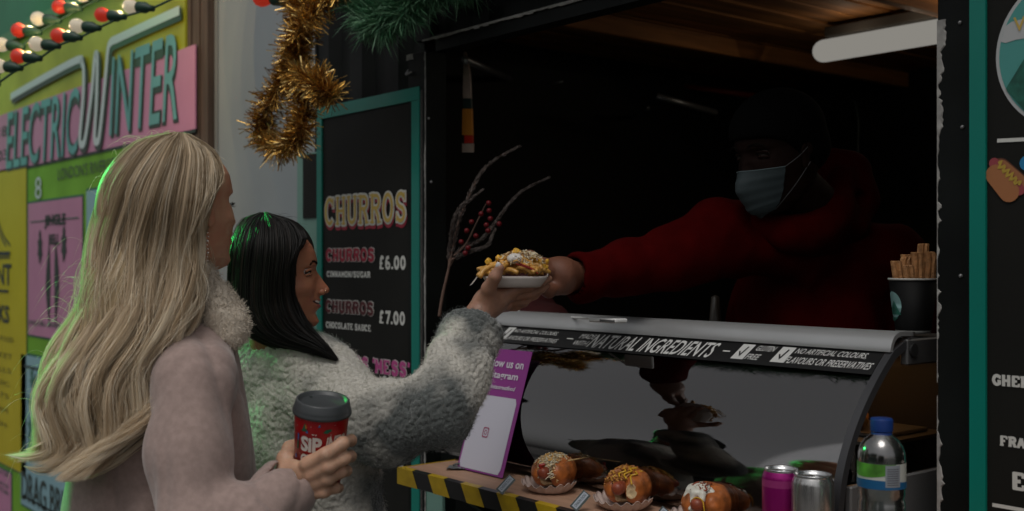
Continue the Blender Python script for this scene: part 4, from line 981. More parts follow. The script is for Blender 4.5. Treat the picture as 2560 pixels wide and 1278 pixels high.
def bun(px, py, lab, kind, seed):
    c = PZ(px, py, ZL); o = thing('hot_dog', lab, 'hot dog', c, 'hot dogs in paper boats on the ledge'); r = np.random.default_rng(seed)
    f = np.array([F[0]*.6+R[0]*-.45, F[1]*.6+R[1]*-.45, 0]); f /= np.linalg.norm(f); f = np.array([.35, -.94, 0]); f /= np.linalg.norm(f); s = np.cross(UP, f)     # f points out to the customer
    base = c-f*.035
    paper_boat(o, c-f*.012, .067, .060, .020, seed)
    q = base+UP*.044
    M = np.stack([s, f, UP], 1)
    gap = 1 if kind != 1 else 1
    body_ = [(.012, [ell(q-s*.021-f*.005, (.030, .056, .037), M), ell(q+s*.022-f*.008, (.029, .052, .036), M), ell(q-f*.02+UP*.006, (.04, .045, .036), M)]),
             (.004, [rc(q+f*.075-UP*.012, q+f*.0-UP*.010, .011, .012)], .006, '-')]
    if kind == 1: body_.append((.003, [ell(q+f*.055+s*.032, (.020, .022, .030), M)], .003, '-'))
    v, qd = body(body_, .0022, .012, lambda P: .0012*fbm(P*60, 2))
    # crumb where the bun was cut open: faces near the slit take the pale material
    b_ = mesh_obj('bun', v, qd, m_bun, o, True); b_.data.materials.append(m_crumb)
    cen = v[qd].mean(1)-q; ls, lf_, lz = cen@s, cen@f, cen[:, 2]
    if kind == 1: sel = ((((cen-f*.055-s*.032)@M/np.array([.020, .022, .030]))**2).sum(1) < 1.12)
    else: sel = (np.abs(ls) < .013) & (lf_ > .0) & (lz < -.004)
    sel |= (np.abs(ls) < .012) & (lf_ > .0) & (lz < -.004)
    mi = np.zeros(len(qd), dtype=np.int32); mi[sel] = 1; b_.data.polygons.foreach_set('material_index', mi)
    v, qd = body([(.004, [rc(q+f*.050+UP*.006, q-f*.03+UP*.01, .0150, .0145)])], .0018, .01)
    mesh_obj('sausage', v, qd, m_sau, o, True)
    top = q+UP*.002-f*.004
    if kind == 0:
        shreds(o, 'grated_cheese', m_cheese, top, .040, .050, .038, 1700, .012, .0034, seed, .12)
        shreds(o, 'grated_cheese', m_cheese, top+f*.035-UP*.01, .028, .018, .028, 110, .020, .0030, seed+1, .0)
        MB().tube(rope([q+f*.055+UP*.017, q+f*.060+UP*.024-s*.004, q+f*.054+UP*.027+s*.006], 14), .004, 8).build('ketchup', m_ket, o, True)
    elif kind == 1:
        shreds(o, 'crispy_onion', m_onion, top-s*.006, .034, .050, .040, 1300, .011, .0042, seed, .40)
        for k in range(5):
            P = [top+M@np.array([(-.024+.012*k), y, .0]) for y in np.linspace(-.03, .045, 9)]
            P = [p+s*.006*math.sin(i*2.1+k)+UP*(.043*math.sqrt(max(0, 1-((p-top)@s/.042)**2-((p-top)@f/.06)**2))) for i, p in enumerate(P)]
            MB().tube(rope(P, 40), .0022, 6).build('mustard', m_must, o, True)
    else:
        v, qd = body([(.010, [ell(top+UP*.026-s*.010, (.030, .040, .014), M)]+[rc(top+UP*.024+M@np.array([a, b, 0]), top+UP*d+M@np.array([a*1.3, b*1.25, 0]), .008, .006) for a, b, d in ((-.028, .03, .0), (-.012, .040, -.006), (.006, .040, .004), (-.034, .006, .004), (.02, .02, .012))])], .0017, .01, lambda P: .0015*vnoise(P*120))
        mesh_obj('cream_sauce', v, qd, m_cream, o, True)
        n = 260; u = r.normal(size=(n, 3)); u[:, 2] = np.abs(u[:, 2]); u /= np.linalg.norm(u, axis=1)[:, None]; mbk = MB(); mbo = MB()
        for i in range(n):
            p = top-s*.006+UP*.022+M@(u[i]*np.array([.034, .044, .019])); (mbk if i % 2 else mbo).add(*sph(p, r.uniform(.0007, .0015), 5, 4))
        mbk.build('sesame', mat('sesame_black', (.02, .015, .01), .5), o, True, 'stuff'); mbo.build('seasoning', mat('seasoning', (.40, .10, .01), .5), o, True, 'stuff')
        P = [q+f*.052+s*(-.012)+UP*.014, q+f*.056+s*.0+UP*.022, q+f*.053+s*.012+UP*.016, q+f*.056+s*.017+UP*.0, q+f*.053+s*.018-UP*.015]
        MB().tube(rope(P, 30), .0016, 6).build('mustard', m_must, o, True)
        for k in range(3):
            P = [top+UP*.042+M@np.array([-.02+.014*k+.005*math.sin(j*2.), y, -.006*abs(j-4)/2]) for j, y in enumerate(np.linspace(-.03, .04, 9))]; MB().tube(rope(P, 30), .0017, 6).build('brown_sauce', m_sau, o, True)
    # small printed price card leaning on the boat
    e = c-s*.062+f*.030; cd = Plane(e+UP*.001, -s*.0+f*.55+R*.35*0-s*-.5, UP*.75+s*.3)
    A = PZ(px-112, py+6, ZL+.001)
    eu_ = R*.62+F*.35+UP*.62; eu_ /= np.linalg.norm(eu_); ev_ = UP*.6-R*.55+F*.3; ev_ -= eu_*(ev_@eu_); ev_ /= np.linalg.norm(ev_)
    cp = Plane(A+UP*.004, eu_, ev_); tg = thing('price_tag', lab.split(' hot dog')[0]+' hot dog price tag, small black backed white card'[0:60], 'price tag', A, 'price tags beside the hot dogs')
    cp.rect(-.002, -.004, .040, .014, 0, 'card_back', m_ink, tg, .0015); cp.rect(.001, 0, .038, .011, .0006, 'card_face', mat('card_white', (.34, .38, .44), .6), tg)
    lettering(cp, ['CHEESE DOG', 'ONION DOG', 'SPICY DOG'][kind], .004, .035, .003, .0085, .0012, m_ink, tg)
    o.scale = (.86, .86, .86); return o, tg
b1, t1 = bun(1366, 1231, 'cheese topped hot dog bun in a paper boat, nearest the leaflet', 0, 1)
b2, t2 = bun(1552, 1274, 'crispy onion topped hot dog bun with a bite of pale crumb, middle of the ledge', 1, 2)
b3, t3 = bun(1750, 1318, 'cream sauce and seed topped hot dog bun beside the cans', 2, 3)
t1['label'] = 'small black and white card leaning on the cheese hot dog boat'; t2['label'] = 'small black and white card leaning on the onion hot dog boat'; t3['label'] = 'small card by the cream sauce hot dog boat'
a_, b_ = PY(1420, 1152, -.27), PY(1468, 1144, -.20)
tag(MB().tube([a_, b_], [.0018, .001], 6).build('cocktail_stick', mat('stick_wood', (.5, .33, .14), .6), None, True), 'thin wooden stick poking out behind the cheese hot dog', 'stick')

# ---- power bank and white cable on the case
p0, p1 = PZ(1457, 806, 1.4185), PZ(1558, 808, 1.4185)
pbk = thing('power_bank', 'slim white power bank lying on the steel top of the case', 'power bank', (p0+p1)/2)
c = (p0+p1)/2; L = np.linalg.norm(p1-p0)/2*.95; ax = np.array([1., 0, 0])
box('shell', (c[0]-L, c[1]-.004, 1.4186), (c[0]+L, c[1]+.034, 1.4286), mat('white_plastic', (.78, .78, .76), .4), pbk, .003)
box('slot', (c[0]-L*.12, c[1]-.0046, 1.4208), (c[0]+L*.95, c[1]-.0041, 1.4258), mat('slot_grey', (.11, .11, .11), .4), pbk)
cab = [PY(1262, 765, .10), PY(1290, 775, .02), PY(1320, 788, .01), PY(1370, 786, 0), PY(1420, 793, -.01), c-[L, 0, -.008]]
tag(MB().tube(rope(cab, 50), .0026, 8).build('charging_cable', mat('white_plastic', (.5, .5, .48)), None, True), 'white charging cable running to the power bank', 'cable')

# ---- churros cup
c = PZ(2283, 832, 1.419); cc_ = thing('churros_cup', 'black paper cup of churros standing on the right end of the case', 'cup of churros', c)
hC = .098; rb_, rt = .031, .0435
MB().lathe([(rb_*.95, 0), (rb_, .0), (rb_+.001, .005)], 40, c).build('foot', mat('cup_white', (.5, .5, .47), .5), cc_, True)
MB().lathe([(rb_+.0005, .0052), (rt, hC), (rt-.002, hC), (rb_-.001, .01), (0, .01)], 48, c).build('cup_wall', mat('cup_black', (.004, .004, .004), .6, spec=.15), cc_, True)
MB().lathe([(rt-.001, hC-.001), (rt+.0015, hC), (rt+.0015, hC+.003), (rt-.002, hC+.003), (rt-.0025, hC-.002)], 48, c).build('rim', mat('cup_white', (.5, .5, .47)), cc_, True)
rr = random.Random(8); m_churro = mat('churro', (.42, .20, .075), .6, var=.3, vscale=80, bump=.6, bscale=300)
for i, (dx, dz, hh) in enumerate(((-.026, .0, .058), (-.008, .012, .066), (.004, -.008, .074), (.018, .006, .090), (.026, -.006, .075), (-.012, -.014, .05), (.034*0+.012, .018, .062), (-.002, .022, .07))):
    b = c+R*dx*.8+F*(dz)+UP*.03; t = c+R*(dx*1.15)+F*dz*1.2+UP*(hC+hh-.035)
    P = rope([b, (b+t)/2+R*.001, t, t+UP*.012+R*rr.uniform(-.004, .004)], 12); n = len(P); vs = []; K = 16
    for j, q in enumerate(P):
        for k in range(K):
            a = 2*math.pi*k/K; r_ = .0085*(1+.20*(1 if k % 2 else -1))*(1 if j < n-1 else .8); vs.append(q+R*r_*math.cos(a)+F*r_*math.sin(a))
    mesh_obj('churro', vs, [(j*K+k, j*K+(k+1) % K, (j+1)*K+(k+1) % K, (j+1)*K+k) for j in range(n-1) for k in range(K)]+[tuple((n-1)*K+k for k in range(K))], m_churro, cc_, False)
def cupmap(c, M, a0, r0, r1, h, off=.0):
    """wraps flat print round a tapered cup: u = arc in metres (0 at angle a0), v = height"""
    def f(uv, o):
        uv = np.asarray(uv, float).reshape(-1, 2); rr_ = r0+(r1-r0)*uv[:, 1]/h+o+off; a = a0+uv[:, 0]/((r0+r1)/2)
        return np.stack([rr_*np.cos(a), rr_*np.sin(a), uv[:, 1]], 1)@np.asarray(M).T+c
    return f
dv = CAM-c; af = math.atan2(dv[1], dv[0]); mf = cupmap(c, np.eye(3), af-1.12, rb_, rt, hC)
def grid_patch(nm, mf, uvs, m, par, o, n=14):
    """closed outline filled as a fan of thin rows so that it follows the curve"""
    uvs = np.array(uvs); v0, v1 = uvs[:, 1].min(), uvs[:, 1].max(); mbb = MB(); rows = []
    for j in range(n+1):
        vv = v0+(v1-v0)*(j/n*.998+.001); xs = []
        for k in range(len(uvs)):
            a, b = uvs[k], uvs[(k+1) % len(uvs)]
            if (a[1]-vv)*(b[1]-vv) < 0: xs.append(a[0]+(b[0]-a[0])*(vv-a[1])/(b[1]-a[1]))
        rows.append((min(xs), max(xs), vv) if xs else rows[-1] if rows else (uvs[0][0], uvs[0][0], vv))
    pts = []; K = 8
    for r_ in rows: pts += [(r_[0]+(r_[1]-r_[0])*k/K, r_[2]) for k in range(K+1)]
    v = mf(pts, o); return mesh_obj(nm, v, [(j*(K+1)+k, j*(K+1)+k+1, (j+1)*(K+1)+k+1, (j+1)*(K+1)+k) for j in range(n) for k in range(K)], m, par, True)
grid_patch('emblem', mf, [(.021*math.cos(a), .052+.025*math.sin(a)) for a in np.linspace(0, 2*math.pi, 33)[:-1]], mat('emblem_pale', (.18, .32, .31), .5), cc_, .0006)
grid_patch('emblem', mf, [(-.022, .034), (.019, .034), (.004, .060)], mat('emblem_green', (.012, .10, .07)), cc_, .0010)
grid_patch('emblem', mf, [(-.018, .029), (.012, .029), (.0, .022), (-.01, .022)], mat('emblem_green', (.012, .10, .07)), cc_, .0012)

# ---- food in the heated case
m_pastry = mat('pastry', (.45, .20, .05), .4, var=.3, vscale=40)
fd = thing('pastry_tray', 'steel tray of golden pastries under the heat lamp inside the case', 'tray', (-1.4, .08, 1.23))
box('tray', (-1.78, .0, 1.2285), (-1.15, .16, 1.236), m_shelf, fd, .002)
rr = random.Random(2)
for i in range(7):
    x = -1.74+i*.085+rr.uniform(-.02, .02); p = np.array([x, .08+rr.uniform(-.03, .03), 1.25]); a = rr.uniform(-.6, .6); d = np.array([math.sin(a), math.cos(a), 0])*.035
    MB().tube(rope([p-d, p-d*.3+UP*.008, p+d*.3+UP*.008, p+d], 10), [.007]*2+[.013]*5+[.007]*3 if False else .012, 8).build('pastry', m_pastry, fd, True)
# ---- dark sauce bottle with pale top standing behind the rail
c = PY(1788, 822, .30); c[2] = 1.30
sbz = thing('herb_pot', 'small dim pot with an orange lit top behind the case rail', 'pot', c)
MB().lathe([(.0, 0), (.016, 0), (.018, .05), (.015, .10), (.010, .165), (0, .17)], 20, c).build('pot_body', mat('pot_dark', (.05, .04, .03), .4), sbz, True)

# ---- dried branches with berries
m_twig = mat('dry_twig', (.17, .125, .105), .85, attr=[(.04, .028, .022), (.10, .08, .07), (.15, .125, .115)]); m_stem = mat('dry_stem', (.13, .075, .055), .8, var=.3, vscale=40)
m_berry = mat('berry_red', (.12, .003, .006), .4, spec=.3)
bd = 2.86; base = V(1098, 792, bd)
bq = thing('dried_branches', 'dried frosted twigs with red berries standing inside the left hatch edge', 'branches', base)
def px3(L, t=bd): return [V(a, b, t+(c_ if len(q) > 2 else 0)) for q in L for a, b, c_ in [tuple(q)+((0,) if len(q) < 3 else ())]]
stems = [[(1098, 792), (1106, 740), (1122, 670), (1135, 600), (1152, 540), (1180, 475), (1205, 430), (1240, 398), (1293, 369)],
         [(1122, 670), (1150, 625, .02), (1200, 600, .03), (1240, 555, .04), (1268, 515, .04), (1310, 475, .05), (1366, 447, .05)],
         [(1122, 670), (1125, 620), (1132, 560, -.02), (1150, 520, -.02), (1175, 500, -.02), (1200, 480, -.02)],
         [(1135, 640), (1165, 610, .02), (1190, 560, .0), (1215, 510, .0)],
         [(1128, 650), (1170, 630, -.02), (1215, 615, -.03), (1235, 580, -.03)]]
mbs = MB(); fuzz = []; r = np.random.default_rng(12)
for i, s in enumerate(stems):
    P = rope(px3(s), 60); mbs.tube(P, np.linspace(.0045 if i == 0 else .003, .0012, len(P)), 6)
    if i in (3,): continue
    k0 = 18 if i == 0 else 6
    for j in range(k0, len(P)):
        nk = 16
        d = r.normal(size=(nk, 3)); d /= np.linalg.norm(d, axis=1)[:, None]; tn = P[min(j+1, len(P)-1)]-P[j-1]; tn /= np.linalg.norm(tn)
        w = .009*(1-.7*j/len(P))*(1.3 if i == 0 else 1)
        q = P[j]+d*w*.25; e = q+d*w*r.uniform(.3, 1, (nk, 1))+tn*.010
        fuzz.append(np.stack([q, (q+e)/2+d*.001, e], 1))
mbs.build('stem', m_stem, bq, True); fz = np.concatenate(fuzz); ribbons(fz, .0026*np.ones(len(fz)), 'dry_flowers', m_twig, bq, 'stuff', r.random(len(fz)))
for (x, y) in ((1222, 508), (1223, 527), (1203, 535), (1179, 555), (1226, 547), (1248, 560), (1167, 577), (1216, 563), (1220, 577), (1153, 605), (1170, 620), (1163, 633), (1190, 590)):
    MB().add(*sph(V(x, y, bd-.03), .0068, 14, 10)).build('berry', m_berry, bq, True)
# bag far inside
tag(mesh_obj('red_bag', *body([(.03, [ell(V(1310, 760, 3.2), (.09, .06, .13)), ell(V(1340, 820, 3.1), (.12, .08, .08))])], .012, .02, lambda P: .012*fbm(P*14, 2)), mat('red_cloth', (.05, .002, .002), .85, var=.3), None, True), 'dim red cloth bag hanging behind the handed over tray', 'bag')

# ---- gold tinsel and green garland
def fringe(path, rad_, n, ln, w, seed, lean=.25, k=4, up=0.):
    r = np.random.default_rng(seed); P = rope(path, 160); T = np.gradient(P, axis=0); T /= np.linalg.norm(T, axis=1)[:, None]
    j = r.integers(0, len(P), n); d = r.normal(size=(n, 3)); d -= T[j]*(d*T[j]).sum(1)[:, None]; d /= np.linalg.norm(d, axis=1)[:, None]; d = d+T[j]*r.normal(size=(n, 1))*lean+np.array([0, 0, up]); d /= np.linalg.norm(d, axis=1)[:, None]
    b = P[j]+r.normal(size=(n, 3))*rad_; s = np.linspace(0, 1, k)[None, :, None]; L = (ln*r.uniform(.55, 1.15, n))[:, None, None]; c = r.normal(size=(n, 1, 3))*.22
    return b[:, None]+d[:, None]*s*L+c*L*s**2, r
m_tin = mat('gold_tinsel', (.60, .34, .07), .22, .9, attr=[(.30, .14, .03), (.62, .36, .09), (.75, .55, .25)])
tn = thing('gold_tinsel', 'shiny gold tinsel garland looped over the corner of the kiosk', 'tinsel', PY(700, 380, -.3))
def tp(L, Y=-.27): return [PY(a, b, Y+(c_[0] if c_ else 0)) for a, b, *c_ in L]
paths = [tp([(855, -40, .05), (800, 8, .05), (757, 60), (733, 120), (722, 175, .02), (700, 215), (672, 262), (652, 312), (668, 355), (708, 368, -.02), (742, 345, -.03), (758, 300, -.02), (762, 250), (752, 205), (735, 160, .03), (742, 110, .04)]),
         tp([(745, 190), (775, 200, -.03), (805, 218, -.03), (828, 245, -.02)]), tp([(735, -30, .05), (748, 20, .04), (752, 80, .02), (740, 150)])]
for i, (p, n) in enumerate(zip(paths, (5200, 1300, 1700))):
    MB().tube(rope(p, 60), .0035, 6).build('core', mat('gold_core', (.25, .15, .04), .5, .5), tn, True)
    S, r = fringe(p, .004, n, .046, .003, 30+i); ribbons(S, .0030*r.uniform(.6, 1.3, len(S)), 'fringe', m_tin, tn, 'stuff', r.random(len(S)), False)
m_fir = mat('fir_green', (.03, .10, .05), .45, attr=[(.02, .09, .04), (.06, .20, .09), (.18, .34, .20)])
fg = thing('fir_garland', 'dark green artificial fir garland hanging at the top of the kiosk', 'garland', PY(960, 100, -.2))
for i, (p, n) in enumerate(((tp([(880, -50, .1), (915, 10, .1), (935, 60, .08)], -.25), 1300), (tp([(1000, -60, .1), (985, 10, .1), (955, 60, .08)], -.25), 1300), (tp([(1090, -60, .14), (1050, -20, .12), (1010, 35, .1)], -.25), 1100), (tp([(1180, -60, .2), (1100, -40, .15)], -.25), 500))):
    MB().tube(rope(p, 20), .004, 6).build('wire_stem', m_stem, fg, True)
    S, r = fringe(p, .008, int(n*1.6), .075, .003, 50+i, .8, up=-.25); ribbons(S, .0030*r.uniform(.7, 1.2, len(S)), 'needles', m_fir, fg, 'stuff', r.random(len(S)), True)

p = [np.array([x, -.2+.01*math.sin(x*9), 2.345+.02*math.sin(x*7)]) for x in np.linspace(-2.55, -.95, 12)]
S, r = fringe(p, .006, 2200, .075, .003, 77, .8, up=-.35); ribbons(S, .0030*r.uniform(.7, 1.2, 2200), 'needles', m_fir, fg, 'stuff', r.random(2200), True)

# ---- string lights over the lane
m_sock = mat('socket_black', (.012, .05, .03), .5); m_bw = mat('bulb_warm', (.35, .32, .25), .5, emit=(1, .84, .60), estr=.30*GLOW); m_br = mat('bulb_red', (.25, .01, .005), .5, emit=(1, .06, .025), estr=.24*GLOW)
rows_ = [([(-60, 190), (4, 112), (46, 76), (95, 47), (148, 17), (206, -12), (262, -40)], 'wrwrwrw', 3.95, 'string of red and warm white bulbs furthest left and highest'),
         ([(-60, 205), (-3, 165), (45, 141), (91, 110), (145, 89), (192, 65), (255, 37), (325, 16), (400, -20)], 'rwrwrwrwr', 3.8, 'string of red and warm white bulbs running lowest over the banner'),
         ([(560, -60), (655, -8), (760, -70)], 'wrw', 3.3, 'string with one large red bulb at the top edge above the grey wall')]
colr = {'w': m_bw, 'r': m_br}; first = 'rwrwrwr'
for (L, s, t, lab) in rows_:
    if t > 3.9: s = first
    o = thing('string_lights', lab, 'string lights', V(*L[0], t), 'strings of lights over the lane')
    ends = []
    for (x, y), ch in zip(L, s):
        bc = V(x, y, t); rB = .0255 if t > 3.4 else .03; se = V(x+52, y+5, t-.02); ax = se-bc; ax /= np.linalg.norm(ax)
        u = np.cross(ax, UP); u /= np.linalg.norm(u); M = np.stack([u, np.cross(ax, u), ax], 1)
        MB().lathe([(0, -rB), (rB*.5, -rB*.87), (rB*.87, -rB*.5), (rB, 0), (rB*.9, rB*.45), (rB*.62, rB*.9), (rB*.5, rB*1.15)], 20, bc, M).build('bulb', colr[ch], o, True)
        MB().lathe([(0, rB*1.1), (rB*.66, rB*1.1), (rB*.75, rB*1.3), (rB*.75, rB*2.4), (rB*.45, rB*3.), (rB*.4, rB*3.6), (0, rB*3.6)], 14, bc, M).build('socket', m_sock, o, True)
        ends.append(bc+ax*rB*3.3)
        if ch == 'w' and 0 <= x <= 330:
            bl2 = bpy.data.lights.new('bulb_light', 'POINT'); bl2.energy = 2.2; bl2.color = (1, .72, .32); bl2.shadow_soft_size = 0
            bo2 = bpy.data.objects.new('bulb_light', bl2); COL.objects.link(bo2); bo2.location = v3(bc-ax*rB*1.3)
    MB().tube(rope(ends, 60), .004, 6).build('cable', m_sock, o, True)

# ---- green floodlight on a stand, just left of the picture: its light rims the hair and the banner
gl_ = V(-420, 60, 3.3); fl = thing('floodlight', 'green stage floodlight on a black stand left of the hoarding banner', 'floodlight', (gl_[0], gl_[1], 0))
aim = V(140, 640, 1.9); dd = v3(aim-gl_).normalized()
sp = bpy.data.lights.new('floodlight_beam', 'SPOT'); sp.energy = 340; sp.color = (.03, 1, .16); sp.spot_size = rad(36); sp.spot_blend = .6; sp.shadow_soft_size = .02
so = bpy.data.objects.new('floodlight_beam', sp); COL.objects.link(so); so.location = v3(gl_)+dd*.06; so.rotation_euler = (-dd).to_track_quat('Z', 'Y').to_euler()
qm = np.array((-dd).to_track_quat('Z', 'Y').to_matrix())
MB().lathe([(0, .12), (.06, .12), (.08, .0), (.085, -.02), (.075, -.02), (.06, .03), (0, .03)], 24, gl_, qm).build('lamp_head', mat('lamp_black', (.02, .02, .02), .5), fl, True)
MB().tube([(gl_[0], gl_[1], .02), (gl_[0], gl_[1], gl_[2]-.06)], .015, 8).build('stand', mat('lamp_black', (.02, .02, .02)), fl, True)
for a in (0, 2.1, 4.2): MB().tube([(gl_[0], gl_[1], .5), (gl_[0]+.35*math.cos(a), gl_[1]+.35*math.sin(a), .01)], .012, 6).build('leg', mat('lamp_black', (.02, .02, .02)), fl, True)

g2 = np.array([-7.6, -1.5, 3.3]); f2_ = thing('floodlight', 'green stage floodlight on a stand left of the picture aimed at the hoarding', 'floodlight', (g2[0], g2[1], 0))
dd2 = (v3((-6.6, 0, 2.5))-v3(g2)).normalized(); s2 = bpy.data.lights.new('floodlight_beam', 'SPOT'); s2.energy = 36; s2.color = (.03, 1, .16); s2.spot_size = rad(75); s2.spot_blend = .9; s2.shadow_soft_size = .02
o2_ = bpy.data.objects.new('floodlight_beam', s2); COL.objects.link(o2_); o2_.location = v3(g2)+dd2*.06; qm2 = (-dd2).to_track_quat('Z', 'Y'); o2_.rotation_euler = qm2.to_euler()
MB().lathe([(0, .12), (.06, .12), (.08, .0), (.085, -.02), (.075, -.02), (.06, .03), (0, .03)], 24, g2, np.array(qm2.to_matrix())).build('lamp_head', mat('lamp_black', (.02, .02, .02), .5), f2_, True)
MB().tube([(g2[0], g2[1], .02), (g2[0], g2[1], g2[2]-.06)], .015, 8).build('stand', mat('lamp_black', (.02, .02, .02)), f2_, True)
# ================================================================== PEOPLE
m_skin_b = mat('skin_light', (.60, .33, .205), .55, col2=(.56, .24, .15), vscale=28, sss=.2, bump=.12, bscale=700, spec=.35)
m_skin_h = mat('skin_hand', (.56, .33, .22), .5, var=.14, vscale=45, sss=.2, bump=.15, bscale=260)
m_skin_m = mat('skin_tan', (.38, .165, .09), .5, col2=(.34, .12, .065), vscale=26, sss=.2, bump=.06, bscale=350)
m_skin_t = mat('skin_tan_hand', (.36, .185, .12), .45, var=.12, vscale=40, sss=.2, bump=.15, bscale=260)
m_skin_d = mat('skin_dark_shaded', (.012, .005, .0035), .7, spec=.08, var=.1, vscale=30, bump=.1, bscale=200)  # server's face: dark skin with the kiosk's shade put into its colour
m_eye = mat('eye_white', (.30, .27, .25), .25); m_iris = mat('iris_dark', (.02, .01, .006), .2); m_brow = mat('brow_dark', (.010, .007, .005), .8, spec=.1)
ZF = np.array([0, 5, 14, 24, 38, 50, 60, 70, 90, 106, 116, 122, 130, 142, 158, 170, 185, 200, 212, 219, 222.])
XF = np.array([56, 70, 75, 74, 75, 76, 77, 77, 76, 76, 73, 72, 74, 75, 71, 65, 53, 36, 16, 0, -18.])
ZB = np.array([0, 20, 40, 70, 100, 130, 160, 190, 210, 219, 222.]); XB = np.array([-5, -42, -66, -84, -95, -100, -96, -78, -50, -32, -22.])
WB = np.array([24, 47, 57, 64, 69, 74, 74, 60, 38, 18, 1.])
NZ = np.array([62, 66, 70, 74, 78, 82, 86, 92, 98, 104, 112, 120, 128.]); NX = np.array([0, 3, 9, 16, 21, 23, 21, 16, 11.5, 7.5, 3.5, 1, 0.])
def gs(x, s): return np.exp(-(x/s)**2)
def head_local(th, z, feat=1., off=0., smile=1., nose=1.):
    """th angle (0 = front), z in mm above the chin; returns local mm"""
    xf = np.interp(z, ZF, XF); xb = np.interp(z, ZB, XB); w = np.interp(z, ZB, WB)
    xc = xf*.42+xb*.58; c, s = np.cos(th), np.sin(th)
    a = np.where(c > 0, xf-xc, xc-xb); x = xc+a*np.sign(c)*np.abs(c)**.92
    jaw = np.clip((75-z)/60, 0, 1)*.30+.06
    y = w*s*(1-jaw*np.clip(c, 0, 1)**1.3); fr = np.clip(c*2, 0, 1)
    d = NX_(z)*nose*gs(y, np.interp(z, [62, 84, 100, 130], [15, 12, 7.5, 8]))
    zs = z-.010*smile*y**2
    d = d-8*gs(np.abs(y)-31, 13)*gs(z-115, 9)+3.2*gs(np.abs(y)-28, 17)*gs(z-131, 6)
    d = d+5*gs(y, 20)*gs(zs-59, 4.5)+6*gs(y, 17)*gs(zs-45, 5)-4.5*gs(y, 24)*gs(zs-52, 2.2)
    d = d+4*gs(y, 15)*gs(z-14, 9)-2.5*gs(y, 18)*gs(z-32, 5)+(4+3*smile)*gs(np.abs(y)-42, 15)*gs(z-84, 14)
    d = d-3.*smile*gs(np.abs(y)-(26+(z-60)*-.25), 4)*gs(z-68, 14)
    x = x+d*fr*feat; y = y+np.sign(y)*3*gs(np.abs(y)-50, 14)*gs(z-86, 14)*feat
    n = np.stack([c*(1/np.maximum(a, 1)), s/np.maximum(w, 1), 0*z+.0], -1); n /= np.linalg.norm(n, axis=-1)[..., None]+1e-9
    return np.stack([x, y, z+0*th], -1)+n*off
def NX_(z): return np.interp(z, NZ, NX, left=0, right=0)
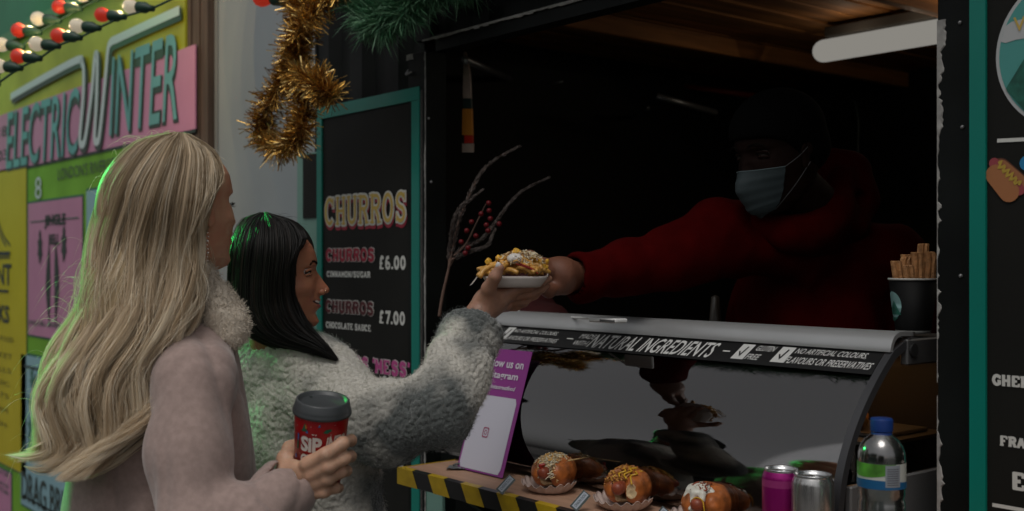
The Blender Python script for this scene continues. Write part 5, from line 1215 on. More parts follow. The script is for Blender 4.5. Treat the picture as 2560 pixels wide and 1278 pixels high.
class Head:
    def __init__(s, chin, fwd, scale=1., pitch=0., roll=0.):
        f = np.asarray(fwd, float); f /= np.linalg.norm(f); l = np.cross(UP, f)
        u = UP*math.cos(pitch)+f*math.sin(pitch); f2 = f*math.cos(pitch)-UP*math.sin(pitch)
        u2 = u*math.cos(roll)+l*math.sin(roll); l2 = l*math.cos(roll)-u*math.sin(roll)
        s.M = np.stack([f2, l2, u2], 1); s.o = np.asarray(chin, float); s.k = scale*.001
    def w(s, p): return np.asarray(p, float).reshape(-1, 3)@s.M.T*s.k+s.o
    def build(s, parent, m, smile=1., neck=None, ear=True, nose=1., em=None, eyes=True):
        nt_, nz = 150, 150; u = np.linspace(-1, 1, nt_, endpoint=False); th = math.pi*np.sign(u)*np.abs(u)**1.35
        zz = np.concatenate([np.linspace(0, 140, 110), np.linspace(141.5, 222, nz-110)]); TH, Z = np.meshgrid(th, zz)
        P = head_local(TH, Z, 1., 0, smile, nose).reshape(-1, 3); v = s.w(P)
        f = [(j*nt_+i, j*nt_+(i+1) % nt_, (j+1)*nt_+(i+1) % nt_, (j+1)*nt_+i) for j in range(nz-1) for i in range(nt_)]
        mb = MB().add(v, f+[tuple(range(nt_))[::-1], tuple((nz-1)*nt_+i for i in range(nt_))])
        if neck is not None: mb.tube(rope(neck[0], 10), neck[1], 24)
        h = mb.build('head', m, parent, True)
        if ear:
            for sd_ in (-1, 1):
                vv, q = body([(3., [ell((-10, sd_*72, 100), (9, 5, 30)), ell((-16, sd_*75, 112), (13, 4.5, 16)), ell((-7, sd_*71, 82), (7, 4.5, 9))]), (2., [ell((-12, sd_*81, 106), (6, 5, 16))], 2., '-')], 1.6, 2)
                mesh_obj('ear', s.w(vv), q, m, parent, True)
        for sd_ in ((-1, 1) if eyes else ()):
            vv, ff = sph((49.5, sd_*31, 116), 12.2, 20, 14); e = mesh_obj('eye', s.w(vv), ff, em or m_eye, parent, True)
            vv, ff = sph((55.9, sd_*29, 116), 7.0, 16, 10, (1, .9, .9)); mesh_obj('iris', s.w(vv), ff, m_iris, e, True)
            # lids, lashes and brow
            L = [np.array([62.6-abs(k)*.026*abs(k)*.9-(k*sd_*.0), sd_*31+k, 118.6-.022*k*k]) for k in np.linspace(-14, 14, 13)]
            L = [p-np.array([max(0, abs(p[1])-31)*.40, 0, 0]) for p in L]
            mb2 = MB().tube(s.w(rope(L, 24)), .0017*s.k/.001, 6); mb2.build('lash_line', m_brow, parent, True)
            mb2 = MB().tube(s.w([p+np.array([.6, 0, 3.5]) for p in L]), .0026*s.k/.001, 8); mb2.build('eyelid', m, parent, True)
            mb2 = MB().tube(s.w([p*np.array([1, 1, 1])+np.array([.0, 0, -6.6+abs(p[1]-sd_*31)*.14]) for p in L]), .0022*s.k/.001, 8); mb2.build('eyelid', m, parent, True)
            B = [np.array([75.0-max(0, abs(y)-14)*.36, y, 134+3*math.sin((abs(y)-14)/34*math.pi)-max(0, abs(y)-40)*.25]) for y in np.linspace(sd_*13, sd_*48, 12)]
            S = []
            for _ in range(130):
                q = RNG.uniform(0, 10.9); i = int(q); b = B[i]*(1-q+i)+B[i+1]*(q-i)+RNG.normal(size=3)*[.4, .5, 1.3]; d = (B[min(i+1, 11)]-B[i]); d /= np.linalg.norm(d); S.append([b, b+d*3.5+[.4, 0, .8], b+d*7+[0, 0, .4]])
            S = np.array(S); ribbons(s.w(S.reshape(-1, 3)).reshape(S.shape), np.full(130, .0010), 'eyebrow', m_brow, parent, 'stuff')
        return h

def resample(P, n):
    P = np.asarray(P, float); d = np.r_[0, np.cumsum(np.linalg.norm(np.diff(P[:, :2], axis=0), axis=1))]; t = np.linspace(0, d[-1], n)
    return np.stack([np.interp(t, d, P[:, k]) for k in range(P.shape[1])], 1)
def hair_strands(guides, tc, n, k, locks, wave_amp, wave_n, seed, bulge=.10, bscale=1., v0=.35, spread=.05, jit=.006, head=None, tip=0.):
    """guides: list of picture polylines left to right; returns strands (n,k,3), lock value"""
    r = np.random.default_rng(seed); G = np.array([resample(rope([(a, b, 0) for a, b in g], 60), k) for g in guides])[:, :, :2]      # (g,k,2)
    ng = len(G); hw = np.abs(G[-1, :, 0]-G[0, :, 0])/2*1.85/2800; B = np.minimum(bulge, hw*bscale)
    cs = r.beta(.9, .9, locks); lockv = r.random(locks); ph = 4*cs+r.normal(size=locks)*.45; ph2 = 5*cs+r.normal(size=locks)*.7; lj = r.normal(size=locks)*jit; la = r.uniform(.6, 1.3, locks); lf_ = r.uniform(.92, 1.10, locks)
    j = r.integers(0, locks, n); u = np.linspace(0, 1, k)
    ds = r.normal(size=n)*spread
    s = np.clip(cs[j][:, None]+ds[:, None]*(1-.55*u[None]), -.02, 1.02)
    gi = np.clip(s, 0, 1)*(ng-1); i0 = np.minimum(gi.astype(int), ng-2); f = (gi-i0)[..., None]; kk = np.arange(k)[None]
    P = G[i0, kk]*(1-f)+G[i0+1, kk]*f
    t = tc(u)[None]-B[None]*np.sqrt(np.clip(1-(2*np.clip(s, 0, 1)-1)**2, 0, 1))
    if head:
        hx, hy, ha, hb, hR, ht_ = head; q2 = 1-((P[..., 0]-hx)/ha)**2-(np.minimum(P[..., 1]-hy, 0)/hb)**2
        th = ht_-hR*np.sqrt(np.clip(q2, 0, 1)); w_ = np.clip((P[..., 1]-hy)/120, 0, 1); w_ = w_*w_*(3-2*w_); t = th*(1-w_)+t*w_
    env = np.clip((u-v0)/(1-v0), 0, 1)[None]
    wv = wave_amp*la[j][:, None]*env**.8*np.sin(u[None]*wave_n*lf_[j][:, None]*6.28+ph[j][:, None]+r.normal(size=(n, 1))*.18)
    w2 = wave_amp*.8*la[j][:, None]*env*np.sin(u[None]*wave_n*lf_[j][:, None]*6.28+ph2[j][:, None])
    px = P[..., 0]+wv*2800/1.85+r.normal(size=(n, 1))*1.2*(1+u[None]*1.5); py = P[..., 1]+r.normal(size=(n, 1))*2
    t = t+lj[j][:, None]*(.4+u[None])+w2+r.normal(size=(n, 1))*.0025-.003
    t = t+.004*np.clip(np.abs(ds)[:, None]/spread, 0, 2)*(u[None] > .05)
    ctr = F[None, None]+R[None, None]*((px-1280)/FPX)[..., None]+UP[None, None]*(-(py-655)/FPX)[..., None]
    S = CAM+ctr*t[..., None]
    cutl = 1-.14*r.random((n, 1))**2
    return S, np.clip((.12+.56*lockv[j]+r.normal(size=n)*.12)[:, None]+tip*(np.clip((u[None]-.12)/.45, 0, 1)-.35), 0, 1)
m_cloth_dark = mat('jeans_dark', (.03, .035, .05), .85, var=.2); m_boot = mat('boot_black', (.02, .018, .016), .5)
def legs(o, hx, fwd, h=.92, lat=.1):
    f = np.asarray(fwd, float); l = np.cross(UP, f); c = np.array([hx[0], hx[1], 0])
    v, q = body([(.05, [rc(c+UP*h+l*lat*.6, c+UP*(h-.1)+l*lat*.7, .11, .10), rc(c+UP*h-l*lat*.6, c+UP*(h-.1)-l*lat*.7, .11, .10)]+chain([c+UP*(h-.08)+l*lat*.8, c+UP*.5+l*lat+f*.03, c+UP*.12+l*lat], [.092, .062, .048])+chain([c+UP*(h-.08)-l*lat*.8, c+UP*.5-l*lat+f*.03, c+UP*.12-l*lat], [.092, .062, .048]))], .012, .02)
    mesh_obj('trousers', v, q, m_cloth_dark, o, True)
    for s_ in (-1, 1):
        b = c+l*lat*s_; v, q = body([(.03, [rc(b+UP*.16, b+UP*.07, .055, .05), rc(b+UP*.045-f*.03, b+UP*.04+f*.15, .042, .036)])], .010, .02); mesh_obj('boot', v, q, m_boot, o, True)

# ------------------------------------------------------------------ blonde woman
pb = V(430, 655, 1.88); wom = thing('person', 'woman with long wavy blonde hair in a dusty pink coat holding a red cup', 'person', (pb[0], pb[1], 0))
fwd_b = R*math.cos(rad(51))+F*math.sin(rad(51)); lat_b = np.cross(UP, fwd_b); MBd = np.stack([fwd_b, lat_b, UP], 1)
hd_b = Head(V(477, 676, 1.88), fwd_b, 1.0, rad(-2))
neckb = ([V(452, 640, 1.89), V(440, 720, 1.90), V(430, 800, 1.90)], [.052, .053, .065])
hd_b.build(wom, m_skin_b, .2, nose=.75, eyes=False, neck=([hd_b.w([-12, 0, 60])[0], V(448, 720, 1.90), V(430, 810, 1.90)], np.linspace(.050, .062, 11)))
m_coat = mat('pink_coat', (.37, .27, .24), .95, var=.09, vscale=90, spec=.2, sheen=.35, bump=.25, bscale=420, bdist=.002)
fold = lambda P: .005*fbm(P*np.array([11, 11, 3.0]), 2, 4)+.009*np.clip(1-np.abs(vnoise(P*np.array([16, 16, 2.2])+P[:, [2, 0, 1]]*1.5, 9))*2.6, 0, 1)**2+.0045*np.clip(1-np.abs(vnoise(P*np.array([13, 13, 4.0])-P[:, [1, 2, 0]]*5, 19))*3, 0, 1)**2
coat = [(.05, [rc(V(440, 850, 1.91), V(500, 950, 1.775), .072, .062), rc(V(440, 850, 1.91), V(285, 930, 2.03), .072, .07), ell(V(400, 1100, 1.92), (.125, .195, .27), MBd), ell(V(400, 1480, 1.93), (.15, .215, .38), MBd), rc(V(515, 1010, 1.94), V(535, 1420, 1.93), .062, .085), rc(V(440, 1700, 1.93), V(440, 2200, 1.93), .21, .23)]),
        (.03, chain([V(482, 960, 1.755), V(474, 1130, 1.72), V(484, 1370, 1.675)], [.062, .066, .062])+chain([V(480, 1370, 1.655), V(620, 1300, 1.69), V(712, 1226, 1.75)], [.058, .052, .046])+[cyl(V(672, 1254, 1.725), V(728, 1213, 1.768), .047, .006)], .022)]
coat.append((.01, [rc(V(731, 1211, 1.770), V(760, 1190, 1.79), .038, .038)], .004, '-'))
v, q = body(coat, .0062, .022, fold)
mesh_obj('coat', v, q, m_coat, wom, True)
# cuff seam and pocket like seam lines

v, q = body([(.02, chain([V(500, 690, 1.86), V(530, 745, 1.85), V(562, 800, 1.84), V(574, 838, 1.835)], [.020, .027, .030, .024])+chain([V(574, 838, 1.835), V(566, 858, 1.84)], [.022, .012])+chain([V(500, 690, 1.86), V(440, 730, 1.82), V(350, 760, 1.87)], [.02, .03, .03]))], .0035, .01, lambda P: .004*fbm(P*40, 2))
m_fur = mat('cream_fur', (.62, .54, .44), .85, var=.08, vscale=50, sheen=.5)
col = mesh_obj('fur_collar', v, q, m_fur, wom, True)
def fuzz_on(v, q, n, ln, w, name, m, parent, seed, k=3, curl=.6, face=True, lift=.6):
    r = np.random.default_rng(seed); N = vnormals(v, q); c = v.mean(0)
    idx = r.integers(0, len(v), n*2)
    if face: vis = ((CAM-v[idx])*N[idx]).sum(1) > -.15*np.linalg.norm(CAM-v[idx], axis=1); idx = idx[vis][:n]
    else: idx = idx[:n]
    b = v[idx]+r.normal(size=(len(idx), 3))*.002; d = N[idx]*lift+r.normal(size=(len(idx), 3))*curl-UP*.15; d /= np.linalg.norm(d, axis=1)[:, None]; e = r.normal(size=(len(idx), 3)); s = np.linspace(0, 1, k)[None, :, None]
    L = (ln*r.uniform(.5, 1.2, len(idx)))[:, None, None]; S = b[:, None]+d[:, None]*s*L+e[:, None]*s**2*L*.35
    return ribbons(S, w*r.uniform(.7, 1.3, len(idx)), name, m, parent, 'stuff', r.random(len(idx)))
fuzz_on(v, q, 9000, .006, .0009, 'fur', m_fur, wom, 21)
LS = []
for q_ in range(26): a = np.random.default_rng(q_).normal(size=3)*.0015; p = V(577, 512, 1.915)+a*[1, 1, 1.2]; LS.append([p, p+R*.004+UP*.0005, p+R*.007+UP*(.002+a[0])])
ribbons(np.array(LS), np.full(26, .0007), 'eyelashes', m_brow, wom, 'stuff')
legs(wom, pb-R*.0, fwd_b, .86)
# hair
m_blond = mat('hair_blonde', (.5, .38, .23), .42, thin=.30, attr=[(.32, .23, .135), (.62, .485, .325), (.89, .755, .565), (.97, .89, .73)], spec=.45)
m_blond_in = mat('hair_blonde_under', (.34, .25, .14), .6, var=.3, vscale=60, stretch=(3, 3, .4))
GB = [[(420, 338), (335, 358), (268, 430), (236, 540), (212, 660), (182, 780), (142, 880), (112, 980), (110, 1070), (80, 1118), (22, 1138)],
      [(430, 337), (372, 358), (310, 450), (275, 560), (250, 680), (215, 800), (175, 900), (148, 1000), (142, 1075), (130, 1130), (70, 1160)],
      [(440, 336), (405, 366), (350, 460), (320, 570), (298, 690), (262, 810), (225, 920), (200, 1010), (195, 1080), (185, 1140), (150, 1190)],
      [(448, 336), (432, 370), (400, 470), (370, 580), (352, 700), (320, 820), (285, 930), (262, 1020), (240, 1090), (215, 1150), (175, 1205)],
      [(455, 336), (462, 375), (445, 480), (425, 590), (410, 710), (380, 830), (335, 930), (318, 1020), (290, 1090), (245, 1140), (185, 1195)],
      [(462, 337), (492, 380), (488, 480), (465, 600), (455, 720), (432, 820), (392, 900), (368, 970), (345, 1050), (300, 1100), (230, 1150)],
      [(470, 339), (520, 382), (523, 455), (498, 560), (492, 680), (480, 780), (440, 850), (412, 905), (390, 975), (360, 1035), (320, 1080)],
      [(475, 341), (538, 382), (556, 440), (528, 500), (508, 560), (515, 670), (505, 755), (470, 812), (435, 868), (418, 930), (395, 990)]]
tcb = lambda u: 1.865-.03*np.clip((u-.4)/.6, 0, 1)
vv, qq = body([(.06, [ell(V(410, 478, 1.865), (.092, .092, .088)), rc(V(392, 560, 1.87), V(358, 735, 1.855), .086, .080), rc(V(358, 735, 1.855), V(285, 890, 1.83), .078, .060), rc(V(285, 890, 1.83), V(222, 1060, 1.81), .058, .034), rc(V(222, 1060, 1.81), V(150, 1170, 1.80), .03, .008)])], .006, .02, lambda P: .006*vnoise(P*np.array([30, 30, 5])))
hair = mesh_obj('hair', vv, qq, m_blond_in, wom, True)
S, lv = hair_strands(GB, tcb, 11000, 34, 150, .0270, 2.2, 5, bulge=.104, bscale=1.0, v0=.26, spread=.020, jit=.010, head=(405, 492, 162, 160, .116, 1.865), tip=.42)
ribbons(S, .00092*RNG.uniform(.7, 1.35, len(S)), 'strands', m_blond, hair, 'stuff', lv)
S, lv = hair_strands(GB, tcb, 260, 34, 200, .022, 3.4, 8, bulge=.112, bscale=1.1, v0=.1, spread=.04, jit=.012, head=(405, 492, 166, 162, .124, 1.865))      # loose strands
ribbons(S, np.full(len(S), .0006), 'loose_strands', m_blond, hair, 'stuff', np.clip(lv+.2, 0, 1))
fly = []
r = np.random.default_rng(17)
for i in range(46):       # wisps blown out to the left
    y0 = r.uniform(420, 1130); xl = np.interp(y0, [420, 540, 660, 780, 880, 980, 1130], [272, 238, 214, 186, 146, 118, 100])+r.uniform(0, 26); ln = r.uniform(40, 150)*(1.0 if y0 > 600 else .5); a = r.uniform(-.3, 1.1); b = r.uniform(-.6, .6)
    fly.append([V(xl-ln*s*math.cos(a), y0+ln*s*math.sin(a)+ln*b*s*s-ln*.4*math.sin(s*3), 1.86+r.uniform(-.02, .02)+.03*s*r.normal()) for s in np.linspace(0, 1, 12)])
for i in range(36):
    a0 = r.uniform(-2.6, -.5); c = (405, 480); p = (c[0]+148*math.cos(a0), c[1]+142*math.sin(a0)); dx = r.uniform(-70, 70); hh_ = r.uniform(3, 14); fly.append([V(p[0]+dx*s, p[1]-hh_*math.sin(s*math.pi)+abs(dx)*s*.18-2, 1.865) for s in np.linspace(0, 1, 12)])
for (x0, y0, x1, y1, bow, nn_) in ((150, 1110, 15, 1137, 26, 60), (170, 1150, 60, 1165, 30, 40), (370, 1090, 160, 1205, 34, 60), (190, 1020, 60, 1125, 40, 30), (420, 930, 375, 1040, 30, 26)):
    for i in range(nn_):
        o_ = r.normal()*7; bw = bow+r.normal()*7; dt = r.normal()*.006
        fly.append([V(x0+(x1-x0)*s+o_*(1-s*.7), y0+(y1-y0)*s+bw*math.sin(s*math.pi)*.6+o_*.5*(1-s), 1.775+dt) for s in np.linspace(0, 1, 12)])
fly = np.array(fly); wd = np.where(np.arange(len(fly)) < 82, .0005, .0012); ribbons(fly, wd, 'loose_strands', m_blond, hair, 'stuff', r.uniform(.5, 1, len(fly)))
# earring: chain of small faceted drops
er = thing('earring', 'silver drop chain earring hanging below the blonde hair', 'earring', V(517, 590, 1.80)); mbb = MB(); ms_ = mat('earring_silver', (.45, .42, .38), .25, 1.)
for i in range(8): mbb2 = MB().add(*sph(V(519+1.2*math.sin(i*1.7), 582+i*10, 1.792), .0014+.0008*(i % 3 == 2), 8, 6)); mbb2.build('drop', ms_, er, False)
# hand round the cup
cupb, cupt = V(793, 1208, 1.785), None
ax = UP+R*.10-F*.20; ax /= np.linalg.norm(ax); e1 = -F-ax*(-F@ax); e1 /= np.linalg.norm(e1); e2 = np.cross(ax, e1); MC = np.stack([e1, e2, ax], 1)
HC, r0, r1 = .124, .0360, .0430
cup = thing('coffee_cup', 'red festive paper coffee cup with a dark grey lid held by the blonde woman', 'cup', cupb)
m_cr = mat('cup_red', (.36, .004, .008), .38, var=.05)
MB().lathe([(0, .004), (r0-.002, .004), (r0-.001, 0), (r0, 0), (r1, HC)], 56, cupb, MC).build('cup_wall', m_cr, cup, True)
m_lid = mat('lid_grey', (.052, .057, .060), .42)
MB().lathe([(r1+.0008, HC-.006), (r1+.0030, HC-.005), (r1+.0034, HC-.001), (r1+.0018, HC+.001), (r1+.0022, HC+.0035), (r1+.0008, HC+.006), (r1-.0008, HC+.0155), (r1-.0025, HC+.0175), (r1-.0055, HC+.0170), (r1-.0070, HC+.0125), (r1-.010, HC+.0115), (0, HC+.0120)], 64, cupb, MC).build('lid', m_lid, cup, True)
MB().add(*sph(cupb+MC@np.array([-.018, -.022, HC+.0125]), .0022, 10, 6, (1.6, 1, .4))).build('sip_hole', m_ink, cup)
cm = cupmap(cupb, MC, 0, r0, r1, HC)
m_cw = mat('cup_print_white', (.60, .55, .50), .5); m_cg = mat('cup_print_green', (.01, .10, .05), .5); m_cb = mat('cup_print_blue', (.03, .10, .28), .5); m_co = mat('cup_print_orange', (.42, .13, .02), .5)
def subtext(s_, u0, u1, v0, v1, bold=.03, nm='lettering', m=m_cw, sh=0.): lettering(BPn, s_, u0, u1, v0, v1, .0007, m, cup, bold=bold, mapf=cm, name=nm, shear=sh)
subtext('SiP', -.0245, .0095, .066, .0915, .045); subtext('iNTO', .0145, .052, .071, .0945, .04, sh=.1); subtext('CHRiSTMAS', -.0245, .060, .044, .062, .04)
def cpoly(nm, uv, m, o=.0008):
    v = cm(uv, o); mesh_obj(nm, v, [tuple(range(len(v)))], m, cup)
cpoly('tree_print', [(-.0245, .0985), (-.0125, .0985), (-.0155, .104), (-.0145, .104), (-.0175, .1125), (-.0215, .104), (-.0205, .104)], m_cg)
cpoly('star_print', [(-.0165, .103), (-.0135, .1055), (-.0150, .110), (-.0172, .110)], m_co, .0012); cpoly('star_print', [(-.0165, .097), (-.0115, .097), (-.013, .102)], m_cb, .0013)
cpoly('leaf_print', [(.010, .100), (.016, .0985), (.0225, .103), (.0215, .106), (.014, .105)], m_cg)
cpoly('figure_print', [(-.0335, .067), (-.030, .066), (-.0295, .080), (-.033, .080)], m_cg); cpoly('figure_print', [(-.0325, .081), (-.029, .081), (-.029, .092), (-.032, .093)], m_cb)
cpoly('star_print', [(-.038, .048), (-.034, .052), (-.036, .058), (-.040, .054)], m_cb); cpoly('star_print', [(-.028, .035), (-.023, .034), (-.022, .040), (-.026, .041)], m_co)
cpoly('leaf_print', [(-.034, .033), (-.029, .033), (-.030, .038)], m_cg); cpoly('sparkle_print', [(-.005, .0945), (-.002, .096), (.0, .0945), (.0015, .097), (-.0025, .0955), (-.0065, .097)], m_cw)
for (a_, b_) in ((-.036, .066), (-.034, .104), (-.008, .108), (.004, .112), (.027, .112), (-.028, .060), (.022, .0965), (-.027, .1155), (-.039, .09)): cpoly('dot_print', [(a_+.0007*math.cos(k), b_+.0007*math.sin(k)) for k in (0, 1.57, 3.14, 4.71)], m_cw)
cpoly('star_print', [(.002, .109), (.006, .109), (.005, .1145)], m_cb)
fingers = [chain([V(768, 1160, 1.735), V(815, 1136, 1.722), V(857, 1108, 1.738), V(877, 1101, 1.782), V(850, 1106, 1.828)], [.0120, .0105, .0097, .0088, .0070]),
           chain([V(778, 1186, 1.738), V(822, 1166, 1.724), V(862, 1145, 1.744), V(876, 1141, 1.785), V(850, 1146, 1.826)], [.0115, .0105, .0098, .0088, .0070]),
           chain([V(780, 1212, 1.745), V(820, 1197, 1.733), V(853, 1180, 1.752), V(866, 1177, 1.788), V(844, 1182, 1.822)], [.0110, .0100, .0092, .0082, .0068]),
           chain([V(776, 1236, 1.752), V(810, 1230, 1.745), V(838, 1220, 1.760), V(846, 1220, 1.790), V(828, 1224, 1.815)], [.0100, .0085, .0080, .0072, .0060])]
palm = [rc(V(722, 1212, 1.768), V(752, 1180, 1.760), .026, .022), rc(V(752, 1180, 1.760), V(772, 1166, 1.745), .020, .014), rc(V(738, 1212, 1.766), V(776, 1190, 1.752), .024, .014), rc(V(742, 1232, 1.768), V(776, 1216, 1.757), .022, .013), rc(V(735, 1235, 1.77), V(772, 1238, 1.762), .020, .0115)]
thumb = chain([V(722, 1185, 1.775), V(716, 1148, 1.785), V(726, 1122, 1.812), V(752, 1108, 1.840), V(772, 1104, 1.848)], [.0175, .0150, .0125, .0105, .0085])
grp = [(.012, palm), (.006, thumb, .016)]+[(.006, f, .0065) for f in fingers]+[(.01, [rc(V(700, 1235, 1.755), V(728, 1206, 1.767), .026, .026)], .012)]
grp.append((.002, [cyl(cupb-ax*.0, cupb+ax*HC, .0395, .001)], .0015, '-'))
v, q = body(grp, .0016, .006)
mesh_obj('hand', v, q, m_skin_h, wom, True)

# ------------------------------------------------------------------ dark haired woman
pm = V(740, 655, 2.30); wm = thing('person', 'smiling dark haired woman in a grey cream fleece jacket reaching for the food', 'person', (pm[0], pm[1], 0))
fwd_m = R*math.cos(rad(9))+F*math.sin(rad(9)); hd_m = Head(V(700, 822, 2.25), fwd_m, 1.0, rad(0))
hd_m.k = .00098
hm = hd_m.build(wm, m_skin_m, 1., ([hd_m.w([-12, 0, 60])[0], V(690, 850, 2.27), V(690, 930, 2.3)], np.linspace(.046, .058, 11)))
# smile: dark mouth opening, teeth, lips
mth = lambda y, z, x=0: np.array([77+x-.028*y*y*.9, y, z+.010*y*y])
def strip(pts, r, nm, m, seg=8): return MB().tube(hd_m.w(rope(pts, 24)), np.asarray(r)*hd_m.k*1000 if np.ndim(r) else r, seg).build(nm, m, wm, True)
strip([mth(y, 52, -1.2) for y in np.linspace(-21, 21, 9)], .0040, 'mouth_opening', mat('mouth_dark', (.05, .008, .008), .5))
strip([mth(y, 54, .6) for y in np.linspace(-17, 17, 9)], .0031, 'teeth', mat('teeth', (.62, .58, .52), .25))
m_lip = mat('lips', (.26, .065, .055), .32)
rl_ = [.0006, .0018, .0030, .0036, .0030, .0018, .0006]
for z_, x_, kf in ((59.0, 2.0, .9), (46.0, 1.6, 1.15)):
    P = rope([mth(y, z_ if abs(y) < 20 else 52.5, x_ if abs(y) < 12 else .3) for y in np.linspace(-23, 23, 7)], 24); MB().tube(hd_m.w(P), np.interp(np.linspace(0, 1, len(P)), np.linspace(0, 1, 7), rl_)*kf, 8).build('lip', m_lip, wm, True)
for sd_ in (-1, 1): MB().add(*sph(hd_m.w([91, sd_*8.5, 71])[0], .0028, 8, 6, (1, 1, .7))).build('nostril', mat('mouth_dark', (.05, .008, .008)), wm, True)
MB().lathe([(.0026*1+.0007*math.cos(a), .0007*math.sin(a)) for a in np.linspace(0, 2*math.pi, 9)], 20, hd_m.w([91, -13.2, 76.5])[0], [[1, 0, 0], [0, 0, 1], [0, 1, 0]]).build('nose_ring', mat('ring_gold', (.8, .62, .4), .2, 1.), wm, True)
# wing of the nose
v, q = body([(3., [ell((84, -10.5, 75), (8, 5.5, 6.5)), ell((84, 10.5, 75), (8, 5.5, 6.5)), ell((92, 0, 79), (8, 8.5, 7.5))])], 1., 2.); mesh_obj('nose_wing', hd_m.w(v), q, m_skin_m, wm, True)
m_brun = mat('hair_dark', (.012, .010, .009), .5, attr=[(.005, .005, .005), (.010, .009, .008), (.018, .015, .013), (.05, .022, .012)], spec=.3)
GM = [[(650, 537), (604, 556), (583, 610), (574, 680), (576, 750), (602, 812), (650, 852), (720, 872), (800, 890)],
      [(655, 536), (630, 560), (613, 620), (606, 700), (610, 770), (635, 824), (690, 857), (760, 875), (830, 897)],
      [(660, 536), (655, 564), (648, 630), (642, 700), (645, 770), (668, 820), (715, 850), (775, 869), (835, 895)],
      [(664, 536), (684, 562), (688, 630), (682, 700), (682, 765), (700, 812), (735, 840), (785, 863), (840, 898)],
      [(668, 537), (714, 562), (724, 625), (714, 690), (714, 755), (730, 800), (758, 832), (798, 858), (843, 900)],
      [(672, 538), (738, 560), (764, 596), (744, 628), (734, 665), (736, 710), (748, 765), (768, 808), (792, 838), (824, 870), (852, 908)]]
tcm = lambda u: 2.26-.05*np.clip((u-.5)/.5, 0, 1)
vv, qq = body([(.05, [ell(V(680, 636, 2.262), (.068, .086, .076)), rc(V(664, 640, 2.26), V(656, 775, 2.25), .056, .050), rc(V(655, 775, 2.25), V(715, 842, 2.225), .05, .022), rc(V(715, 842, 2.225), V(810, 880, 2.17), .02, .006)])], .006, .02, lambda P: .004*vnoise(P*np.array([30, 30, 5])))
hairm = mesh_obj('hair', vv, qq, mat('hair_dark_under', (.008, .007, .006), .5), wm, True)
S, lv = hair_strands(GM, tcm, 9500, 26, 160, .0040, 1.2, 15, bulge=.104, bscale=2, v0=.3, spread=.03, jit=.003, head=(674, 645, 108, 113, .108, 2.26))
ribbons(S, .0008*RNG.uniform(.7, 1.3, len(S)), 'strands', m_brun, hairm, 'stuff', lv)
fly = []
for i in range(40):
    a0 = r.uniform(-2.8, -.3); p = (672+88*math.cos(a0), 622+84*math.sin(a0)); dx = r.uniform(-30, 40); hh_ = r.uniform(1, 6); fly.append([V(p[0]+dx*s, p[1]-hh_*math.sin(s*math.pi), 2.26) for s in np.linspace(0, 1, 8)])
fly = np.array(fly); ribbons(fly, np.full(len(fly), .0005), 'loose_strands', m_brun, hairm, 'stuff', r.random(len(fly)))
# fleece jacket
fb = R*math.cos(rad(50))+F*math.sin(rad(50)); lm = np.cross(UP, fb); MM = np.stack([fb, lm, UP], 1)
jk = [(.06, [rc(V(690, 942, 2.31), V(850, 1000, 2.19), .066, .074), rc(V(690, 942, 2.31), V(585, 985, 2.43), .066, .07), ell(V(765, 1150, 2.29), (.125, .172, .26), MM), ell(V(770, 1420, 2.3), (.14, .18, .26), MM)]),
      (.04, chain([V(862, 1040, 2.165), V(960, 1056, 2.14), V(1100, 1022, 2.10)], [.074, .070, .064])+chain([V(1100, 1022, 2.10), V(1142, 930, 2.15), V(1168, 850, 2.205)], [.061, .057, .051]), .03),
      (.02, [cyl(V(1158, 880, 2.19), V(1190, 812, 2.235), .061, .018)], .012), (.02, chain([V(660, 880, 2.33), V(740, 895, 2.22)], [.05, .045]), .03)]
jk.append((.01, [rc(V(1189, 812, 2.235), V(1215, 760, 2.26), .034, .034)], .006, '-'))
jf = lambda P: .009*fbm(P*9, 2, 3)+.004*vnoise(P*24, 7)
v, q = body(jk, .0026, .03, jf)
N = vnormals(v, q); wv = worley(v/.0078+vnoise(v*55)[:, None]*.6); v2 = v+N*(.0066*np.sqrt(np.clip(1-(wv*1.12)**2, 0, 1))-.004+.0014*vnoise(v*330))[:, None]
m_fleece = mat('fleece', (.58, .55, .49), .95, col2=(.11, .12, .115), vscale=7.0, detail=2.0, lo=.44, hi=.58, spec=.1, sheen=.6, bump=.5, bscale=420)
jo = mesh_obj('fleece_jacket', v2, q, m_fleece, wm, True)
fuzz_on(v2, q, 60000, .0055, .0006, 'fleece_fibres', m_fleece, wm, 33, k=3, curl=.8, lift=.7)
legs(wm, pm, fb, .86)
hf = [chain([V(1278, 727, 2.262), V(1322, 716, 2.262), V(1352, 706, 2.262), V(1372, 697, 2.262)], [.0125, .0100, .0088, .0072]),
      chain([V(1280, 740, 2.278), V(1325, 733, 2.278), V(1352, 722, 2.276), V(1366, 713, 2.276)], [.0120, .0100, .0088, .0072]),
      chain([V(1272, 754, 2.295), V(1312, 750, 2.295), V(1336, 738, 2.295), V(1350, 728, 2.292)], [.0118, .0098, .0085, .0070]),
      chain([V(1256, 768, 2.308), V(1290, 766, 2.308), V(1310, 758, 2.308), V(1322, 748, 2.305)], [.0110, .0088, .0076, .0062])]
hp = [rc(V(1196, 790, 2.245), V(1222, 757, 2.262), .0270, .0285), rc(V(1222, 757, 2.262), V(1272, 733, 2.268), .0290, .017), rc(V(1222, 762, 2.275), V(1262, 758, 2.295), .025, .017)]
ht = chain([V(1214, 760, 2.250), V(1222, 722, 2.225), V(1238, 692, 2.205), V(1249, 670, 2.202)], [.0185, .0145, .0118, .0092])
v, q = body([(.014, hp), (.006, ht, .018)]+[(.006, f, .0055) for f in hf]+[(.01, [rc(V(1180, 822, 2.235), V(1196, 790, 2.245), .0275, .027)], .01)], .0016, .006)
mesh_obj('hand', v, q, m_skin_t, wm, True)
